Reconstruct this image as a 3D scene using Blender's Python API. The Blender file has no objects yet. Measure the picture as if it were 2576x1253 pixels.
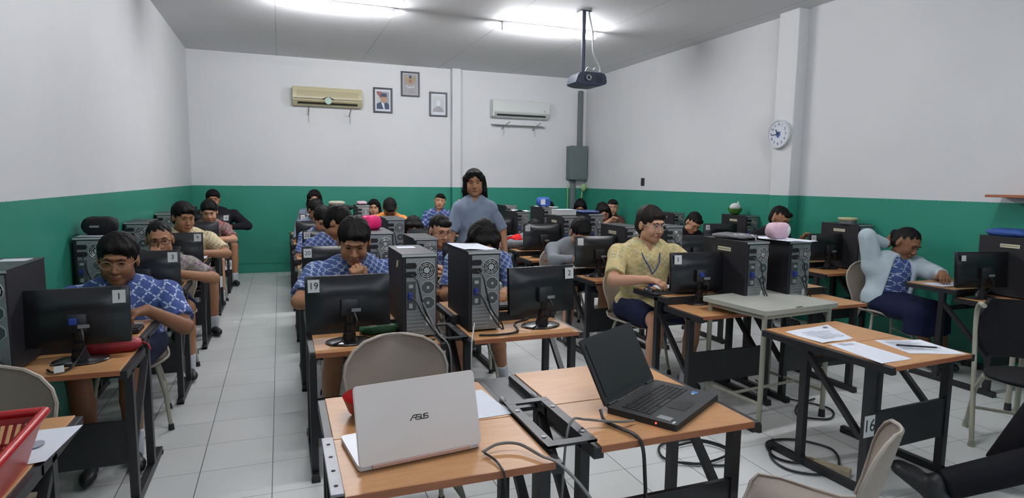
import bpy, bmesh, math, random
import numpy as np
from mathutils import Vector, Matrix, Euler
random.seed(7)
C = bpy.context.scene.collection
R = math.radians
pi = math.pi

# ------------------------------------------------------------------ materials
def new_mat(name, col=(.5, .5, .5), rough=.5, metal=0., spec=.5, noise=0., nscale=20., bump=0., bscale=200., stretch=None,
            emit=None, estr=0., trans=0., coat=0.):
    m = bpy.data.materials.new(name)
    m.use_nodes = True
    nt = m.node_tree
    b = nt.nodes['Principled BSDF']
    b.inputs['Base Color'].default_value = (*col, 1)
    b.inputs['Roughness'].default_value = rough
    b.inputs['Metallic'].default_value = metal
    b.inputs['Specular IOR Level'].default_value = spec
    b.inputs['Coat Weight'].default_value = coat
    if emit:
        b.inputs['Emission Color'].default_value = (*emit, 1)
        b.inputs['Emission Strength'].default_value = estr
    if trans:
        b.inputs['Transmission Weight'].default_value = trans
    tc = nt.nodes.new('ShaderNodeTexCoord')
    mp = nt.nodes.new('ShaderNodeMapping')
    nt.links.new(tc.outputs['Object'], mp.inputs[0])
    if stretch:
        mp.inputs['Scale'].default_value = stretch
    n = nt.nodes.new('ShaderNodeTexNoise')
    n.inputs['Scale'].default_value = nscale
    n.inputs['Detail'].default_value = 4
    nt.links.new(mp.outputs[0], n.inputs['Vector'])
    mr = nt.nodes.new('ShaderNodeMapRange')
    mr.inputs['To Min'].default_value = 1 - noise
    mr.inputs['To Max'].default_value = 1 + noise
    nt.links.new(n.outputs['Fac'], mr.inputs['Value'])
    mx = nt.nodes.new('ShaderNodeVectorMath')
    mx.operation = 'SCALE'
    mx.inputs[0].default_value = col
    nt.links.new(mr.outputs[0], mx.inputs['Scale'])
    nt.links.new(mx.outputs[0], b.inputs['Base Color'])
    if bump:
        n2 = nt.nodes.new('ShaderNodeTexNoise')
        n2.inputs['Scale'].default_value = bscale
        n2.inputs['Detail'].default_value = 3
        nt.links.new(mp.outputs[0], n2.inputs['Vector'])
        bp = nt.nodes.new('ShaderNodeBump')
        bp.inputs['Strength'].default_value = bump
        bp.inputs['Distance'].default_value = .004
        nt.links.new(n2.outputs['Fac'], bp.inputs['Height'])
        nt.links.new(bp.outputs[0], b.inputs['Normal'])
    m.diffuse_color = (*col, 1)
    return m

def nodes(m):
    return m.node_tree.nodes, m.node_tree.links

def math_node(nt, op, a, b=None, c=None):
    n = nt.nodes.new('ShaderNodeMath')
    n.operation = op
    for i, v in enumerate((a, b, c)):
        if v is None:
            continue
        if isinstance(v, (int, float)):
            n.inputs[i].default_value = v
        else:
            nt.links.new(v, n.inputs[i])
    return n.outputs[0]

def mixc(nt, fac, a, b):
    n = nt.nodes.new('ShaderNodeMix')
    n.data_type = 'RGBA'
    if isinstance(fac, (int, float)):
        n.inputs['Factor'].default_value = fac
    else:
        nt.links.new(fac, n.inputs['Factor'])
    for k, v in (('A', a), ('B', b)):
        s = [i for i in n.inputs if i.name == k and i.type == 'RGBA'][0]
        if isinstance(v, tuple):
            s.default_value = (*v, 1)
        else:
            nt.links.new(v, s)
    return [o for o in n.outputs if o.type == 'RGBA'][0]

def base_nodes(name, rough, spec=.5, metal=0.):
    m = bpy.data.materials.new(name)
    m.use_nodes = True
    nt = m.node_tree
    b = nt.nodes['Principled BSDF']
    b.inputs['Roughness'].default_value = rough
    b.inputs['Specular IOR Level'].default_value = spec
    b.inputs['Metallic'].default_value = metal
    tc = nt.nodes.new('ShaderNodeTexCoord')
    sp = nt.nodes.new('ShaderNodeSeparateXYZ')
    nt.links.new(tc.outputs['Object'], sp.inputs[0])
    return m, nt, b, tc, sp

def noise_out(nt, vec, scale, detail=3):
    n = nt.nodes.new('ShaderNodeTexNoise')
    n.inputs['Scale'].default_value = scale
    n.inputs['Detail'].default_value = detail
    nt.links.new(vec, n.inputs['Vector'])
    return n.outputs['Fac']

M = {}
GREEN_Z = 1.351
def wall_material():
    m, nt, b, tc, sp = base_nodes('wall_paint', .55, .3)
    n1 = noise_out(nt, tc.outputs['Object'], 1.3, 4)
    n2 = noise_out(nt, tc.outputs['Object'], 60, 2)
    white = mixc(nt, n1, (.60, .61, .625), (.70, .705, .715))
    green = mixc(nt, n1, (.028, .225, .155), (.040, .285, .20))
    edge = math_node(nt, 'ADD', sp.outputs['Z'], math_node(nt, 'MULTIPLY', math_node(nt, 'SUBTRACT', n2, .5), .008))
    f = math_node(nt, 'LESS_THAN', edge, GREEN_Z)
    # a darker, grimy skirting line close to the floor
    col = mixc(nt, f, white, green)
    nt.links.new(col, b.inputs['Base Color'])
    nt.links.new(math_node(nt, 'SUBTRACT', .62, math_node(nt, 'MULTIPLY', f, .30)), b.inputs['Roughness'])
    bp = nt.nodes.new('ShaderNodeBump')
    bp.inputs['Strength'].default_value = .12
    bp.inputs['Distance'].default_value = .01
    nt.links.new(noise_out(nt, tc.outputs['Object'], 7, 5), bp.inputs['Height'])
    nt.links.new(bp.outputs[0], b.inputs['Normal'])
    return m
M['wall'] = wall_material()

def floor_material():
    m, nt, b, tc, sp = base_nodes('floor_tiles', .3, .4)
    T = .341
    def line(coord, off, w):
        u = math_node(nt, 'DIVIDE', math_node(nt, 'SUBTRACT', coord, off), T)
        fr = math_node(nt, 'FRACT', u)
        d = math_node(nt, 'ABSOLUTE', math_node(nt, 'SUBTRACT', fr, .5))
        return math_node(nt, 'GREATER_THAN', d, .5 - w / T), u
    lx, ux = line(sp.outputs['X'], -.075, .0022)
    ly, uy = line(sp.outputs['Y'], 2.95, .0014)
    grout = math_node(nt, 'MAXIMUM', lx, ly)
    cell = nt.nodes.new('ShaderNodeCombineXYZ')
    nt.links.new(math_node(nt, 'FLOOR', ux), cell.inputs[0])
    nt.links.new(math_node(nt, 'FLOOR', uy), cell.inputs[1])
    wn = nt.nodes.new('ShaderNodeTexWhiteNoise')
    nt.links.new(cell.outputs[0], wn.inputs['Vector'])
    n1 = noise_out(nt, tc.outputs['Object'], 3, 6)
    mixn = math_node(nt, 'ADD', math_node(nt, 'MULTIPLY', wn.outputs['Value'], .45), math_node(nt, 'MULTIPLY', n1, .55))
    tile = mixc(nt, mixn, (.60, .62, .61), (.71, .725, .715))
    spots = math_node(nt, 'GREATER_THAN', noise_out(nt, tc.outputs['Object'], 17, 0), .905)
    tile = mixc(nt, spots, tile, (.1, .1, .1))
    nt.links.new(mixc(nt, grout, tile, (.10, .105, .11)), b.inputs['Base Color'])
    nt.links.new(math_node(nt, 'ADD', .24, math_node(nt, 'MULTIPLY', n1, .2)), b.inputs['Roughness'])
    return m
M['floor'] = floor_material()

def ceiling_material():
    m, nt, b, tc, sp = base_nodes('ceiling_board', .7, .2)
    def line(coord, off, T, w):
        fr = math_node(nt, 'FRACT', math_node(nt, 'DIVIDE', math_node(nt, 'SUBTRACT', coord, off), T))
        d = math_node(nt, 'ABSOLUTE', math_node(nt, 'SUBTRACT', fr, .5))
        return math_node(nt, 'GREATER_THAN', d, .5 - w / T)
    lx = line(sp.outputs['X'], 0.01, 1.255, .004)
    ly = line(sp.outputs['Y'], 8.13, 2.44, .002)
    n1 = noise_out(nt, tc.outputs['Object'], .9, 3)
    board = mixc(nt, n1, (.66, .665, .68), (.73, .735, .75))
    c = mixc(nt, math_node(nt, 'MULTIPLY', ly, .25), board, (.25, .25, .26))
    c = mixc(nt, math_node(nt, 'MULTIPLY', lx, noise_out(nt, tc.outputs['Object'], .7, 1)), c, (.12, .12, .13))
    nt.links.new(c, b.inputs['Base Color'])
    return m
M['ceiling'] = ceiling_material()

def wood_material(name, c1, c2, rough=.38):
    m, nt, b, tc, sp = base_nodes(name, rough, .45)
    mp = nt.nodes.new('ShaderNodeMapping')
    mp.inputs['Scale'].default_value = (4, 45, 45)
    nt.links.new(tc.outputs['Object'], mp.inputs[0])
    n = noise_out(nt, mp.outputs[0], 2.2, 6)
    n2 = noise_out(nt, tc.outputs['Object'], 5, 2)
    f = math_node(nt, 'ADD', math_node(nt, 'MULTIPLY', n, .7), math_node(nt, 'MULTIPLY', n2, .3))
    mr = nt.nodes.new('ShaderNodeMapRange')
    mr.inputs['From Min'].default_value = .3
    mr.inputs['From Max'].default_value = .7
    nt.links.new(f, mr.inputs['Value'])
    nt.links.new(mixc(nt, mr.outputs[0], c1, c2), b.inputs['Base Color'])
    return m
M['wood'] = wood_material('beech_laminate', (.43, .205, .083), (.53, .285, .125))
M['wood_edge'] = wood_material('beech_edge', (.30, .10, .045), (.40, .15, .07))

def batik(name, base1, base2, line, cell=.085, w=.07, dash=True, blotch=None):
    """cotton cloth with a lattice of crossing broken lines over a mottled ground"""
    m, nt, b, tc, sp = base_nodes(name, .85, .15)
    n1 = noise_out(nt, tc.outputs['Object'], 26, 4)
    wob = math_node(nt, 'MULTIPLY', math_node(nt, 'SUBTRACT', noise_out(nt, tc.outputs['Object'], 9, 1), .5), .05)
    a = math_node(nt, 'ADD', math_node(nt, 'ADD', sp.outputs['X'], math_node(nt, 'MULTIPLY', sp.outputs['Y'], .55)), wob)
    zz = math_node(nt, 'MULTIPLY', sp.outputs['Z'], 1.15)
    out = None
    for sgn in (1, -1):
        u = math_node(nt, 'DIVIDE', math_node(nt, 'ADD', a, math_node(nt, 'MULTIPLY', zz, float(sgn))), cell)
        d = math_node(nt, 'ABSOLUTE', math_node(nt, 'SUBTRACT', math_node(nt, 'FRACT', u), .5))
        l = math_node(nt, 'LESS_THAN', d, w)
        v = math_node(nt, 'DIVIDE', math_node(nt, 'SUBTRACT', a, math_node(nt, 'MULTIPLY', zz, float(sgn))), cell)
        if dash:
            dd = math_node(nt, 'ABSOLUTE', math_node(nt, 'SUBTRACT', math_node(nt, 'FRACT', math_node(nt, 'MULTIPLY', v, 2.0)), .5))
            l = math_node(nt, 'MULTIPLY', l, math_node(nt, 'LESS_THAN', dd, .36))
        out = l if out is None else math_node(nt, 'MAXIMUM', out, l)
    ground = mixc(nt, n1, base1, base2)
    if blotch:
        bl = math_node(nt, 'GREATER_THAN', noise_out(nt, tc.outputs['Object'], 13, 2), .56)
        ground = mixc(nt, math_node(nt, 'MULTIPLY', bl, .75), ground, blotch)
    fac = math_node(nt, 'MULTIPLY', out, math_node(nt, 'ADD', .35, n1))
    nt.links.new(mixc(nt, fac, ground, line), b.inputs['Base Color'])
    bp = nt.nodes.new('ShaderNodeBump')
    bp.inputs['Strength'].default_value = .55
    bp.inputs['Distance'].default_value = .02
    nt.links.new(noise_out(nt, tc.outputs['Object'], 16, 2), bp.inputs['Height'])
    nt.links.new(bp.outputs[0], b.inputs['Normal'])
    return m
M['batik_blue'] = batik('blue_batik_cloth', (.036, .062, .20), (.085, .13, .32), (.46, .52, .68), .088, .075)
M['batik_blue2'] = batik('blue_batik_cloth_fine', (.036, .062, .19), (.10, .145, .33), (.42, .49, .62), .05, .10)
M['batik_yellow'] = batik('yellow_batik_cloth', (.47, .37, .15), (.62, .51, .26), (.66, .58, .37), .052, .08, True, (.37, .345, .19))
M['batik_cream'] = batik('cream_batik_cloth', (.42, .32, .17), (.60, .50, .32), (.70, .64, .48), .04, .12, True, (.30, .24, .13))
M['batik_grey'] = batik('grey_violet_batik_cloth', (.19, .165, .155), (.30, .27, .25), (.42, .38, .37), .06, .10, True, (.16, .09, .16))
M['batik_red'] = batik('red_batik_cloth', (.15, .10, .10), (.26, .15, .14), (.35, .25, .24), .05, .12, True, (.30, .05, .05))
M['batik_orange'] = batik('orange_batik_cloth', (.60, .20, .05), (.80, .32, .09), (.80, .45, .2), .05, .08, True, (.7, .24, .05))
M['batik_brown'] = batik('brown_batik_cloth', (.06, .035, .025), (.11, .06, .04), (.12, .08, .06), .05, .08)
def cloth(name, col, bump=.6, noise=.12):
    return new_mat(name, col, .85, spec=.15, noise=noise, nscale=14, bump=bump, bscale=22)
M['shirt_grey'] = cloth('blue_grey_cotton', (.20, .245, .32))
M['sweater'] = cloth('grey_knit', (.20, .215, .235))
M['hood_red'] = cloth('red_cotton', (.62, .02, .02))
M['jacket_black'] = cloth('black_jacket', (.013, .013, .017))
M['navy'] = cloth('navy_cloth', (.010, .014, .042))
M['trousers_black'] = cloth('black_trousers', (.010, .010, .013))
M['cardigan'] = cloth('pale_blue_cardigan', (.46, .55, .60))
M['sock'] = cloth('white_sock', (.55, .57, .62))
M['shoe'] = new_mat('black_shoe', (.012, .012, .014), .5, noise=.2)
M['sole'] = new_mat('shoe_sole', (.25, .25, .26), .7)
def skin(name, c):
    m = new_mat(name, c, .55, spec=.35, noise=.10, nscale=9, bump=.05, bscale=120)
    b = m.node_tree.nodes['Principled BSDF']
    b.inputs['Subsurface Weight'].default_value = .06
    b.inputs['Subsurface Radius'].default_value = (.01, .004, .002)
    return m
M['skin_dark'] = skin('skin_deep_brown', (.23, .105, .055))
M['skin_mid'] = skin('skin_brown', (.36, .175, .095))
M['skin_light'] = skin('skin_light_brown', (.50, .27, .17))
M['lip'] = skin('lips', (.28, .09, .07))
M['hair'] = new_mat('black_hair', (.006, .0055, .0055), .62, spec=.16, noise=.3, nscale=60, bump=.35, bscale=70, stretch=(3, 3, .6))
M['hair_brown'] = new_mat('dark_brown_hair', (.014, .010, .008), .6, spec=.18, noise=.3, nscale=60, bump=.35, bscale=70, stretch=(3, 3, .6))
M['eye'] = new_mat('eye_iris', (.012, .008, .006), .2)
M['eye_white'] = new_mat('eye_white', (.50, .47, .45), .3)
M['steel_black'] = new_mat('black_painted_steel', (.014, .014, .017), .42, spec=.5, noise=.25, nscale=12, bump=.1, bscale=60)
M['steel_grey'] = new_mat('worn_steel', (.23, .23, .25), .4, metal=.3, noise=.2, nscale=25)
M['plastic_black'] = new_mat('black_plastic', (.010, .010, .013), .38, noise=.15, nscale=30)
M['plastic_gloss'] = new_mat('glossy_black_plastic', (.008, .008, .010), .27, noise=.1)
M['case_black'] = new_mat('black_case_paint', (.009, .009, .013), .55, noise=.15, nscale=40, bump=.1, bscale=400)
M['case_top'] = new_mat('black_case_top_sheet', (.030, .033, .036), .45, noise=.15)
M['zinc'] = new_mat('zinc_sheet', (.27, .28, .285), .45, metal=.55, noise=.15, nscale=15)
M['zinc_dark'] = new_mat('zinc_perforated', (.085, .095, .10), .5, metal=.4, noise=.35, nscale=400)
M['zinc_bright'] = new_mat('zinc_bright', (.48, .49, .49), .35, metal=.5, noise=.1)
M['void'] = new_mat('dark_opening', (.006, .006, .008), .7)
M['blue_plug'] = new_mat('blue_plug', (.015, .04, .25), .45)
M['paper'] = new_mat('white_paper', (.66, .69, .76), .8, spec=.1, noise=.02)
M['paper_grey'] = new_mat('grey_print', (.30, .31, .36), .8, spec=.1)
M['label'] = new_mat('white_label', (.56, .57, .56), .7, noise=.05, nscale=60)
M['label_cream'] = new_mat('cream_label', (.60, .54, .36), .7, noise=.08, nscale=60)
M['ink'] = new_mat('black_ink', (.02, .02, .022), .7)
M['ink_blue'] = new_mat('blue_grey_ink', (.06, .08, .14), .7)
M['chair_shell'] = new_mat('beige_moulded_plastic', (.29, .235, .195), .5, noise=.05, bump=.2, bscale=500)
M['chair_rim'] = new_mat('beige_shell_rim', (.38, .32, .27), .5)
M['tube_beige'] = new_mat('beige_painted_tube', (.36, .35, .28), .4, noise=.1)
M['table_cream'] = new_mat('cream_table_top', (.38, .39, .345), .4, noise=.06, nscale=8)
M['rubber'] = new_mat('black_rubber', (.02, .02, .022), .8)
M['laptop_white'] = new_mat('pearl_white_lid', (.76, .66, .62), .35, metal=.1, noise=.02)
M['laptop_base'] = new_mat('white_laptop_base', (.60, .62, .68), .35)
M['laptop_pink'] = new_mat('pink_gold_edge', (.62, .42, .38), .3, metal=.3)
M['laptop_black'] = new_mat('matt_black_laptop', (.016, .017, .019), .5, noise=.1)
M['screen_off'] = new_mat('dark_screen', (.006, .009, .010), .35)
M['key'] = new_mat('black_key', (.012, .012, .014), .45)
M['sticker_blue'] = new_mat('blue_sticker', (.05, .22, .50), .4)
M['sticker_white'] = new_mat('white_sticker', (.55, .58, .62), .4)
M['led_red'] = new_mat('red_light', (.8, .02, .02), .4, emit=(1, .03, .02), estr=6)
M['cable_grey'] = new_mat('grey_cable', (.20, .19, .185), .5)
M['cable_black'] = new_mat('black_cable', (.010, .010, .012), .45)
M['cable_white'] = new_mat('white_cable', (.45, .46, .46), .5)
M['strip_beige'] = new_mat('beige_power_strip', (.46, .38, .26), .5, noise=.08)
M['red_plastic'] = new_mat('red_basket_plastic', (.40, .008, .010), .32, noise=.08)
M['red_pouch'] = new_mat('red_pouch_cloth', (.26, .008, .015), .5, noise=.15, nscale=30, bump=.4, bscale=50)
M['pink_hot'] = new_mat('hot_pink_cloth', (.80, .012, .16), .6, noise=.1)
M['pink_pale'] = new_mat('pale_pink_cloth', (.62, .42, .50), .7, noise=.06, bump=.2, bscale=60)
M['white_cloth'] = new_mat('white_cloth', (.62, .62, .62), .7, bump=.4, bscale=30)
M['bag_black'] = new_mat('black_bag_cloth', (.009, .009, .011), .75, spec=.2, bump=.5, bscale=40)
M['bag_blue'] = new_mat('blue_bag_cloth', (.02, .075, .30), .6, noise=.25, bump=.6, bscale=40)
M['bag_tan'] = new_mat('tan_cloth', (.33, .31, .24), .8, noise=.2, bump=.6, bscale=30)
M['bag_green'] = new_mat('green_pouch_cloth', (.015, .09, .03), .6, noise=.2, bump=.4, bscale=40)
M['bowl_green'] = new_mat('green_plastic_bowl', (.04, .17, .02), .35)
M['yellow_plastic'] = new_mat('yellow_plastic', (.62, .50, .06), .3)
M['lime'] = new_mat('light_green_fabric', (.30, .48, .22), .6)
M['ac_yellow'] = new_mat('yellowed_plastic', (.52, .47, .30), .45, noise=.04)
M['ac_yellow_dark'] = new_mat('yellowed_grille', (.36, .31, .18), .5)
M['ac_white'] = new_mat('white_ac_plastic', (.62, .64, .63), .4, noise=.02)
M['box_grey'] = new_mat('grey_painted_box', (.115, .15, .15), .45, noise=.12, nscale=9)
M['duct_grey'] = new_mat('grey_green_duct', (.14, .165, .165), .5, noise=.15)
M['projector'] = new_mat('dark_blue_grey_plastic', (.030, .040, .075), .4, noise=.1)
M['pole'] = new_mat('dark_pole', (.035, .045, .085), .4, noise=.2)
M['lamp_body'] = new_mat('lamp_enamel', (.42, .40, .42), .4)
M['tube_light'] = new_mat('fluorescent_tube', (.9, .9, .9), .4, emit=(.965, .972, 1.), estr=125)
M['tube_light_dim'] = new_mat('dim_fluorescent_tube', (.9, .9, .9), .4, emit=(.97, .975, 1.), estr=78)  # dimmer emission for the unseen front lamps, set to balance near light
M['clock_white'] = new_mat('white_clock_plastic', (.62, .64, .66), .35)
M['clock_blue'] = new_mat('blue_clock_print', (.05, .09, .30), .5)
M['gold'] = new_mat('gold_brown_print', (.36, .27, .16), .6, noise=.2, nscale=30)
M['print_grey'] = new_mat('grey_print_ground', (.33, .32, .34), .6, noise=.2, nscale=9)
M['print_pale'] = new_mat('pale_print_ground', (.50, .52, .52), .5, noise=.15, nscale=6)
M['print_red'] = new_mat('dull_red_print', (.30, .12, .11), .6)
M['frame_black'] = new_mat('black_frame', (.015, .015, .018), .4)
M['denim'] = new_mat('dark_blue_cloth_case', (.03, .05, .17), .8, noise=.3, bump=.5, bscale=60)

# ------------------------------------------------------------------ mesh helpers
class MB:
    def __init__(s):
        s.bm = bmesh.new()
    def _xf(s, vs, mat):
        bmesh.ops.transform(s.bm, matrix=mat, verts=vs)
    def box(s, c, size, rot=(0, 0, 0), bev=0., seg=2):
        r = bmesh.ops.create_cube(s.bm, size=1)
        vs = r['verts']
        s._xf(vs, Matrix.Diagonal((*size, 1)))
        if bev:
            es = list({e for v in vs for e in v.link_edges})
            rr = bmesh.ops.bevel(s.bm, geom=es, offset=bev, segments=seg, affect='EDGES', profile=.5)
            vs = list({v for f in rr['faces'] for v in f.verts} | {v for v in vs if v.is_valid})
        s._xf(vs, Matrix.Translation(c) @ Euler(rot).to_matrix().to_4x4())
        return s
    def cyl(s, a, b, r, r2=None, seg=12, caps=True):
        a, b = Vector(a), Vector(b)
        d = b - a
        q = d.to_track_quat('Z', 'Y').to_matrix().to_4x4()
        rr = bmesh.ops.create_cone(s.bm, cap_ends=caps, segments=seg, radius1=r, radius2=r if r2 is None else r2, depth=d.length)
        s._xf(rr['verts'], Matrix.Translation((a + b) / 2) @ q)
        return s
    def ell(s, c, r, rot=(0, 0, 0), seg=16):
        rr = bmesh.ops.create_uvsphere(s.bm, u_segments=seg, v_segments=max(6, seg * 2 // 3), radius=1)
        s._xf(rr['verts'], Matrix.Translation(c) @ Euler(rot).to_matrix().to_4x4() @ Matrix.Diagonal((*r, 1)))
        return s
    def bar(s, a, b, w, h=None, up=(0, 0, 1)):
        """square tube from a to b"""
        a, b = Vector(a), Vector(b)
        h = h or w
        d = (b - a)
        z = d.normalized()
        x = Vector(up).cross(z)
        if x.length < 1e-4:
            x = Vector((1, 0, 0))
        x.normalize()
        y = z.cross(x)
        m = Matrix((x, y, z)).transposed().to_4x4()
        r = bmesh.ops.create_cube(s.bm, size=1)
        s._xf(r['verts'], Matrix.Translation((a + b) / 2) @ m @ Matrix.Diagonal((w, h, d.length, 1)))
        return s
    def tube(s, pts, r, seg=8, closed=False):
        pts = [Vector(p) for p in pts]
        rings = []
        n = len(pts)
        prev = None
        for i, p in enumerate(pts):
            if closed:
                t = pts[(i + 1) % n] - pts[i - 1]
            else:
                t = pts[min(i + 1, n - 1)] - pts[max(i - 1, 0)]
            t.normalize()
            if prev is None:
                x = t.orthogonal().normalized()
            else:
                x = (prev - t * prev.dot(t))
                if x.length < 1e-5:
                    x = t.orthogonal()
                x.normalize()
            prev = x
            y = t.cross(x)
            rad = r[i] if isinstance(r, (list, tuple)) else r
            rings.append([s.bm.verts.new(p + (x * math.cos(2 * pi * k / seg) + y * math.sin(2 * pi * k / seg)) * rad) for k in range(seg)])
        m = n if closed else n - 1
        for i in range(m):
            A, B = rings[i], rings[(i + 1) % n]
            for k in range(seg):
                s.bm.faces.new((A[k], A[(k + 1) % seg], B[(k + 1) % seg], B[k]))
        if not closed:
            s.bm.faces.new(list(reversed(rings[0])))
            s.bm.faces.new(rings[-1])
        return s
    def prism(s, poly, z0, z1, mat=None):
        """2d outline extruded along z"""
        A = [s.bm.verts.new((x, y, z0)) for x, y in poly]
        B = [s.bm.verts.new((x, y, z1)) for x, y in poly]
        s.bm.faces.new(list(reversed(A)))
        s.bm.faces.new(B)
        n = len(poly)
        for i in range(n):
            s.bm.faces.new((A[i], A[(i + 1) % n], B[(i + 1) % n], B[i]))
        if mat is not None:
            s._xf(A + B, mat)
        return s
    def sheet(s, grid, th=0.):
        """grid of points -> surface with thickness along normals"""
        rows = [[s.bm.verts.new(p) for p in row] for row in grid]
        fs = []
        for i in range(len(rows) - 1):
            for j in range(len(rows[0]) - 1):
                fs.append(s.bm.faces.new((rows[i][j], rows[i][j + 1], rows[i + 1][j + 1], rows[i + 1][j])))
        if th:
            s.bm.normal_update()
            bmesh.ops.solidify(s.bm, geom=fs, thickness=th)
        return s
    def ring(s, c, R0, r, axis='Y', n=24, seg=6, sx=1, sz=1):
        pts = []
        for k in range(n):
            a = 2 * pi * k / n
            u, v = R0 * math.cos(a) * sx, R0 * math.sin(a) * sz
            p = {'Y': (u, 0, v), 'Z': (u, v, 0), 'X': (0, u, v)}[axis]
            pts.append(Vector(c) + Vector(p))
        return s.tube(pts, r, seg, True)
    def build(s, name, mat, parent=None, loc=(0, 0, 0), rot=(0, 0, 0), smooth=None):
        bmesh.ops.recalc_face_normals(s.bm, faces=s.bm.faces)
        me = bpy.data.meshes.new(name)
        s.bm.to_mesh(me)
        s.bm.free()
        me.materials.append(M[mat] if isinstance(mat, str) else mat)
        if smooth:
            me.polygons.foreach_set('use_smooth', [True] * len(me.polygons))
            me.set_sharp_from_angle(angle=R(smooth))
        o = bpy.data.objects.new(name, me)
        C.objects.link(o)
        o.location = loc
        o.rotation_euler = rot
        if parent:
            o.parent = parent
        return o

def thing(name, label, cat, loc=(0, 0, 0), rz=0., group=None, rot=None):
    o = bpy.data.objects.new(name, None)
    o.empty_display_size = .05
    C.objects.link(o)
    o.location = loc
    o.rotation_euler = rot or (0, 0, rz)
    tag(o, label, cat, group)
    return o
def tag(o, label=None, cat=None, group=None, kind=None):
    if label: o['label'] = label
    if cat: o['category'] = cat
    if group: o['group'] = group
    if kind: o['kind'] = kind
    return o
KIDS = {}
def copy_tree(o, parent=None):
    c = o.copy()
    C.objects.link(c)
    if parent: c.parent = parent
    for ch in list(o.children):
        copy_tree(ch, c)
    return c
def dup(o, loc, rz=0., label=None, group=None):
    c = copy_tree(o)
    c.location = loc
    c.rotation_euler = (0, 0, rz)
    if label: c['label'] = label
    if group: c['group'] = group
    return c
def text(body, size, mat, parent, loc, rot=(R(90), 0, 0), name='number', ext=.0006, sx=1.):
    cu = bpy.data.curves.new(name, 'FONT')
    cu.body = body
    cu.size = size
    cu.extrude = ext
    cu.align_x = 'CENTER'
    cu.align_y = 'CENTER'
    cu.materials.append(M[mat])
    tmp = bpy.data.objects.new(name, cu)
    C.objects.link(tmp)
    dg = bpy.context.evaluated_depsgraph_get()
    me = bpy.data.meshes.new_from_object(tmp.evaluated_get(dg))
    bpy.data.objects.remove(tmp)
    o = bpy.data.objects.new(name, me)
    C.objects.link(o)
    o.location = loc
    o.rotation_euler = rot
    o.scale = (sx, 1, 1)
    if parent: o.parent = parent
    return o
def smooth_path(pts, n=8):
    P = [Vector(p) for p in pts]
    P = [P[0] * 2 - P[1]] + P + [P[-1] * 2 - P[-2]]
    out = []
    for i in range(1, len(P) - 2):
        for k in range(n):
            t = k / n
            a, b, c, d = P[i - 1], P[i], P[i + 1], P[i + 2]
            out.append(.5 * ((2 * b) + (c - a) * t + (2 * a - 5 * b + 4 * c - d) * t * t + (3 * b - a - 3 * c + d) * t ** 3))
    out.append(P[-2])
    return out
def cable(name, label, pts, r, mat, group=None, seg=6):
    o = MB().tube(smooth_path(pts), r, seg).build(name, mat, smooth=60)
    return tag(o, label, 'cable', group)

# ------------------------------------------------------------------ the room
XL, XR, YB, YF, H = -1.22, 5.30, 10.21, -2.6, 3.325
def struct(name, mb, mat):
    o = mb.build(name, mat)
    o['kind'] = 'structure'
    return o
struct('floor', MB().box(((XL + XR) / 2, (YB + YF) / 2, -.05), (XR - XL + .4, YB - YF + .4, .1)), 'floor')
struct('ceiling', MB().box(((XL + XR) / 2, (YB + YF) / 2, H + .05), (XR - XL + .4, YB - YF + .4, .1)), 'ceiling')
struct('wall_left', MB().box((XL - .06, (YB + YF) / 2, H / 2), (.12, YB - YF, H)), 'wall')
struct('wall_right', MB().box((XR + .06, (YB + YF) / 2, H / 2), (.12, YB - YF, H)), 'wall')
struct('wall_back', MB().box(((XL + XR) / 2, YB + .06, H / 2), (XR - XL + .24, .12, H)), 'wall')
f = MB()
f.box(((XL + XR) / 2, YF - .06, .55), (XR - XL + .24, .12, 1.1))
f.box(((XL + XR) / 2, YF - .06, 3.0), (XR - XL + .24, .12, .65))
for x0, x1 in ((XL - .12, -.6), (1.7, 2.3), (4.6, XR + .12)):
    f.box(((x0 + x1) / 2, YF - .06, 1.89), (x1 - x0, .12, 1.6))
struct('wall_front', f, 'wall')
for i, xx in enumerate(((-.6, 1.7), (2.3, 4.6))):  # added windows behind the view, openings that let in fill light
    w = MB()
    for x in (xx[0] + .02, (xx[0] + xx[1]) / 2, xx[1] - .02):
        w.box((x, YF - .06, 1.89), (.04, .05, 1.57))
    for z in (1.12, 2.65):
        w.box(((xx[0] + xx[1]) / 2, YF - .06, z), (xx[1] - xx[0], .05, .04))
    struct('fill_window_%d' % (i + 1), w, 'lamp_body')
struct('column_back', MB().box((2.82, YB - .045, H / 2), (.15, .10, H), bev=.008), 'wall')
struct('column_right', MB().box((XR - .065 + .01, 5.30, H / 2), (.15, .28, H), bev=.008), 'wall')
struct('trim_1', MB().box((2.0, YB - .004, .155), (6.4, .012, .012)), 'wall')

# fluorescent battens
def lamp(x0, x1, y, label, group=None, tm='tube_light'):
    t = thing('fluorescent_lamp', label, 'lamp', ((x0 + x1) / 2, y, 0), 0, group)
    L = x1 - x0
    MB().box((0, 0, H - .022), (L, .06, .044), bev=.006).build('batten_housing', 'lamp_body', t)
    for s in (-1, 1):
        MB().box((s * (L / 2 - .012), -.005, H - .065), (.022, .03, .06), bev=.004).build('lamp_holder', 'lamp_body', t)
    MB().cyl((-L / 2 + .03, -.005, H - .082), (L / 2 - .03, -.005, H - .082), .023, seg=16).build('fluorescent_tube', tm, t, smooth=40)
    return t
lamp(0.0, 1.22, 6.9, 'lit fluorescent batten on the ceiling, directly above the yellowed air conditioner')
lamp(2.48, 3.72, 6.95, 'lit fluorescent batten on the ceiling crossed by the projector pole')
lamp(-.1, 1.12, 2.6, 'lit fluorescent batten on the ceiling above the front desks, over the aisle side', 'lamps above the front desks', 'tube_light_dim')
lamp(2.5, 3.72, 2.6, 'lit fluorescent batten on the ceiling above the front desks, over the right side', 'lamps above the front desks', 'tube_light_dim')

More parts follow.
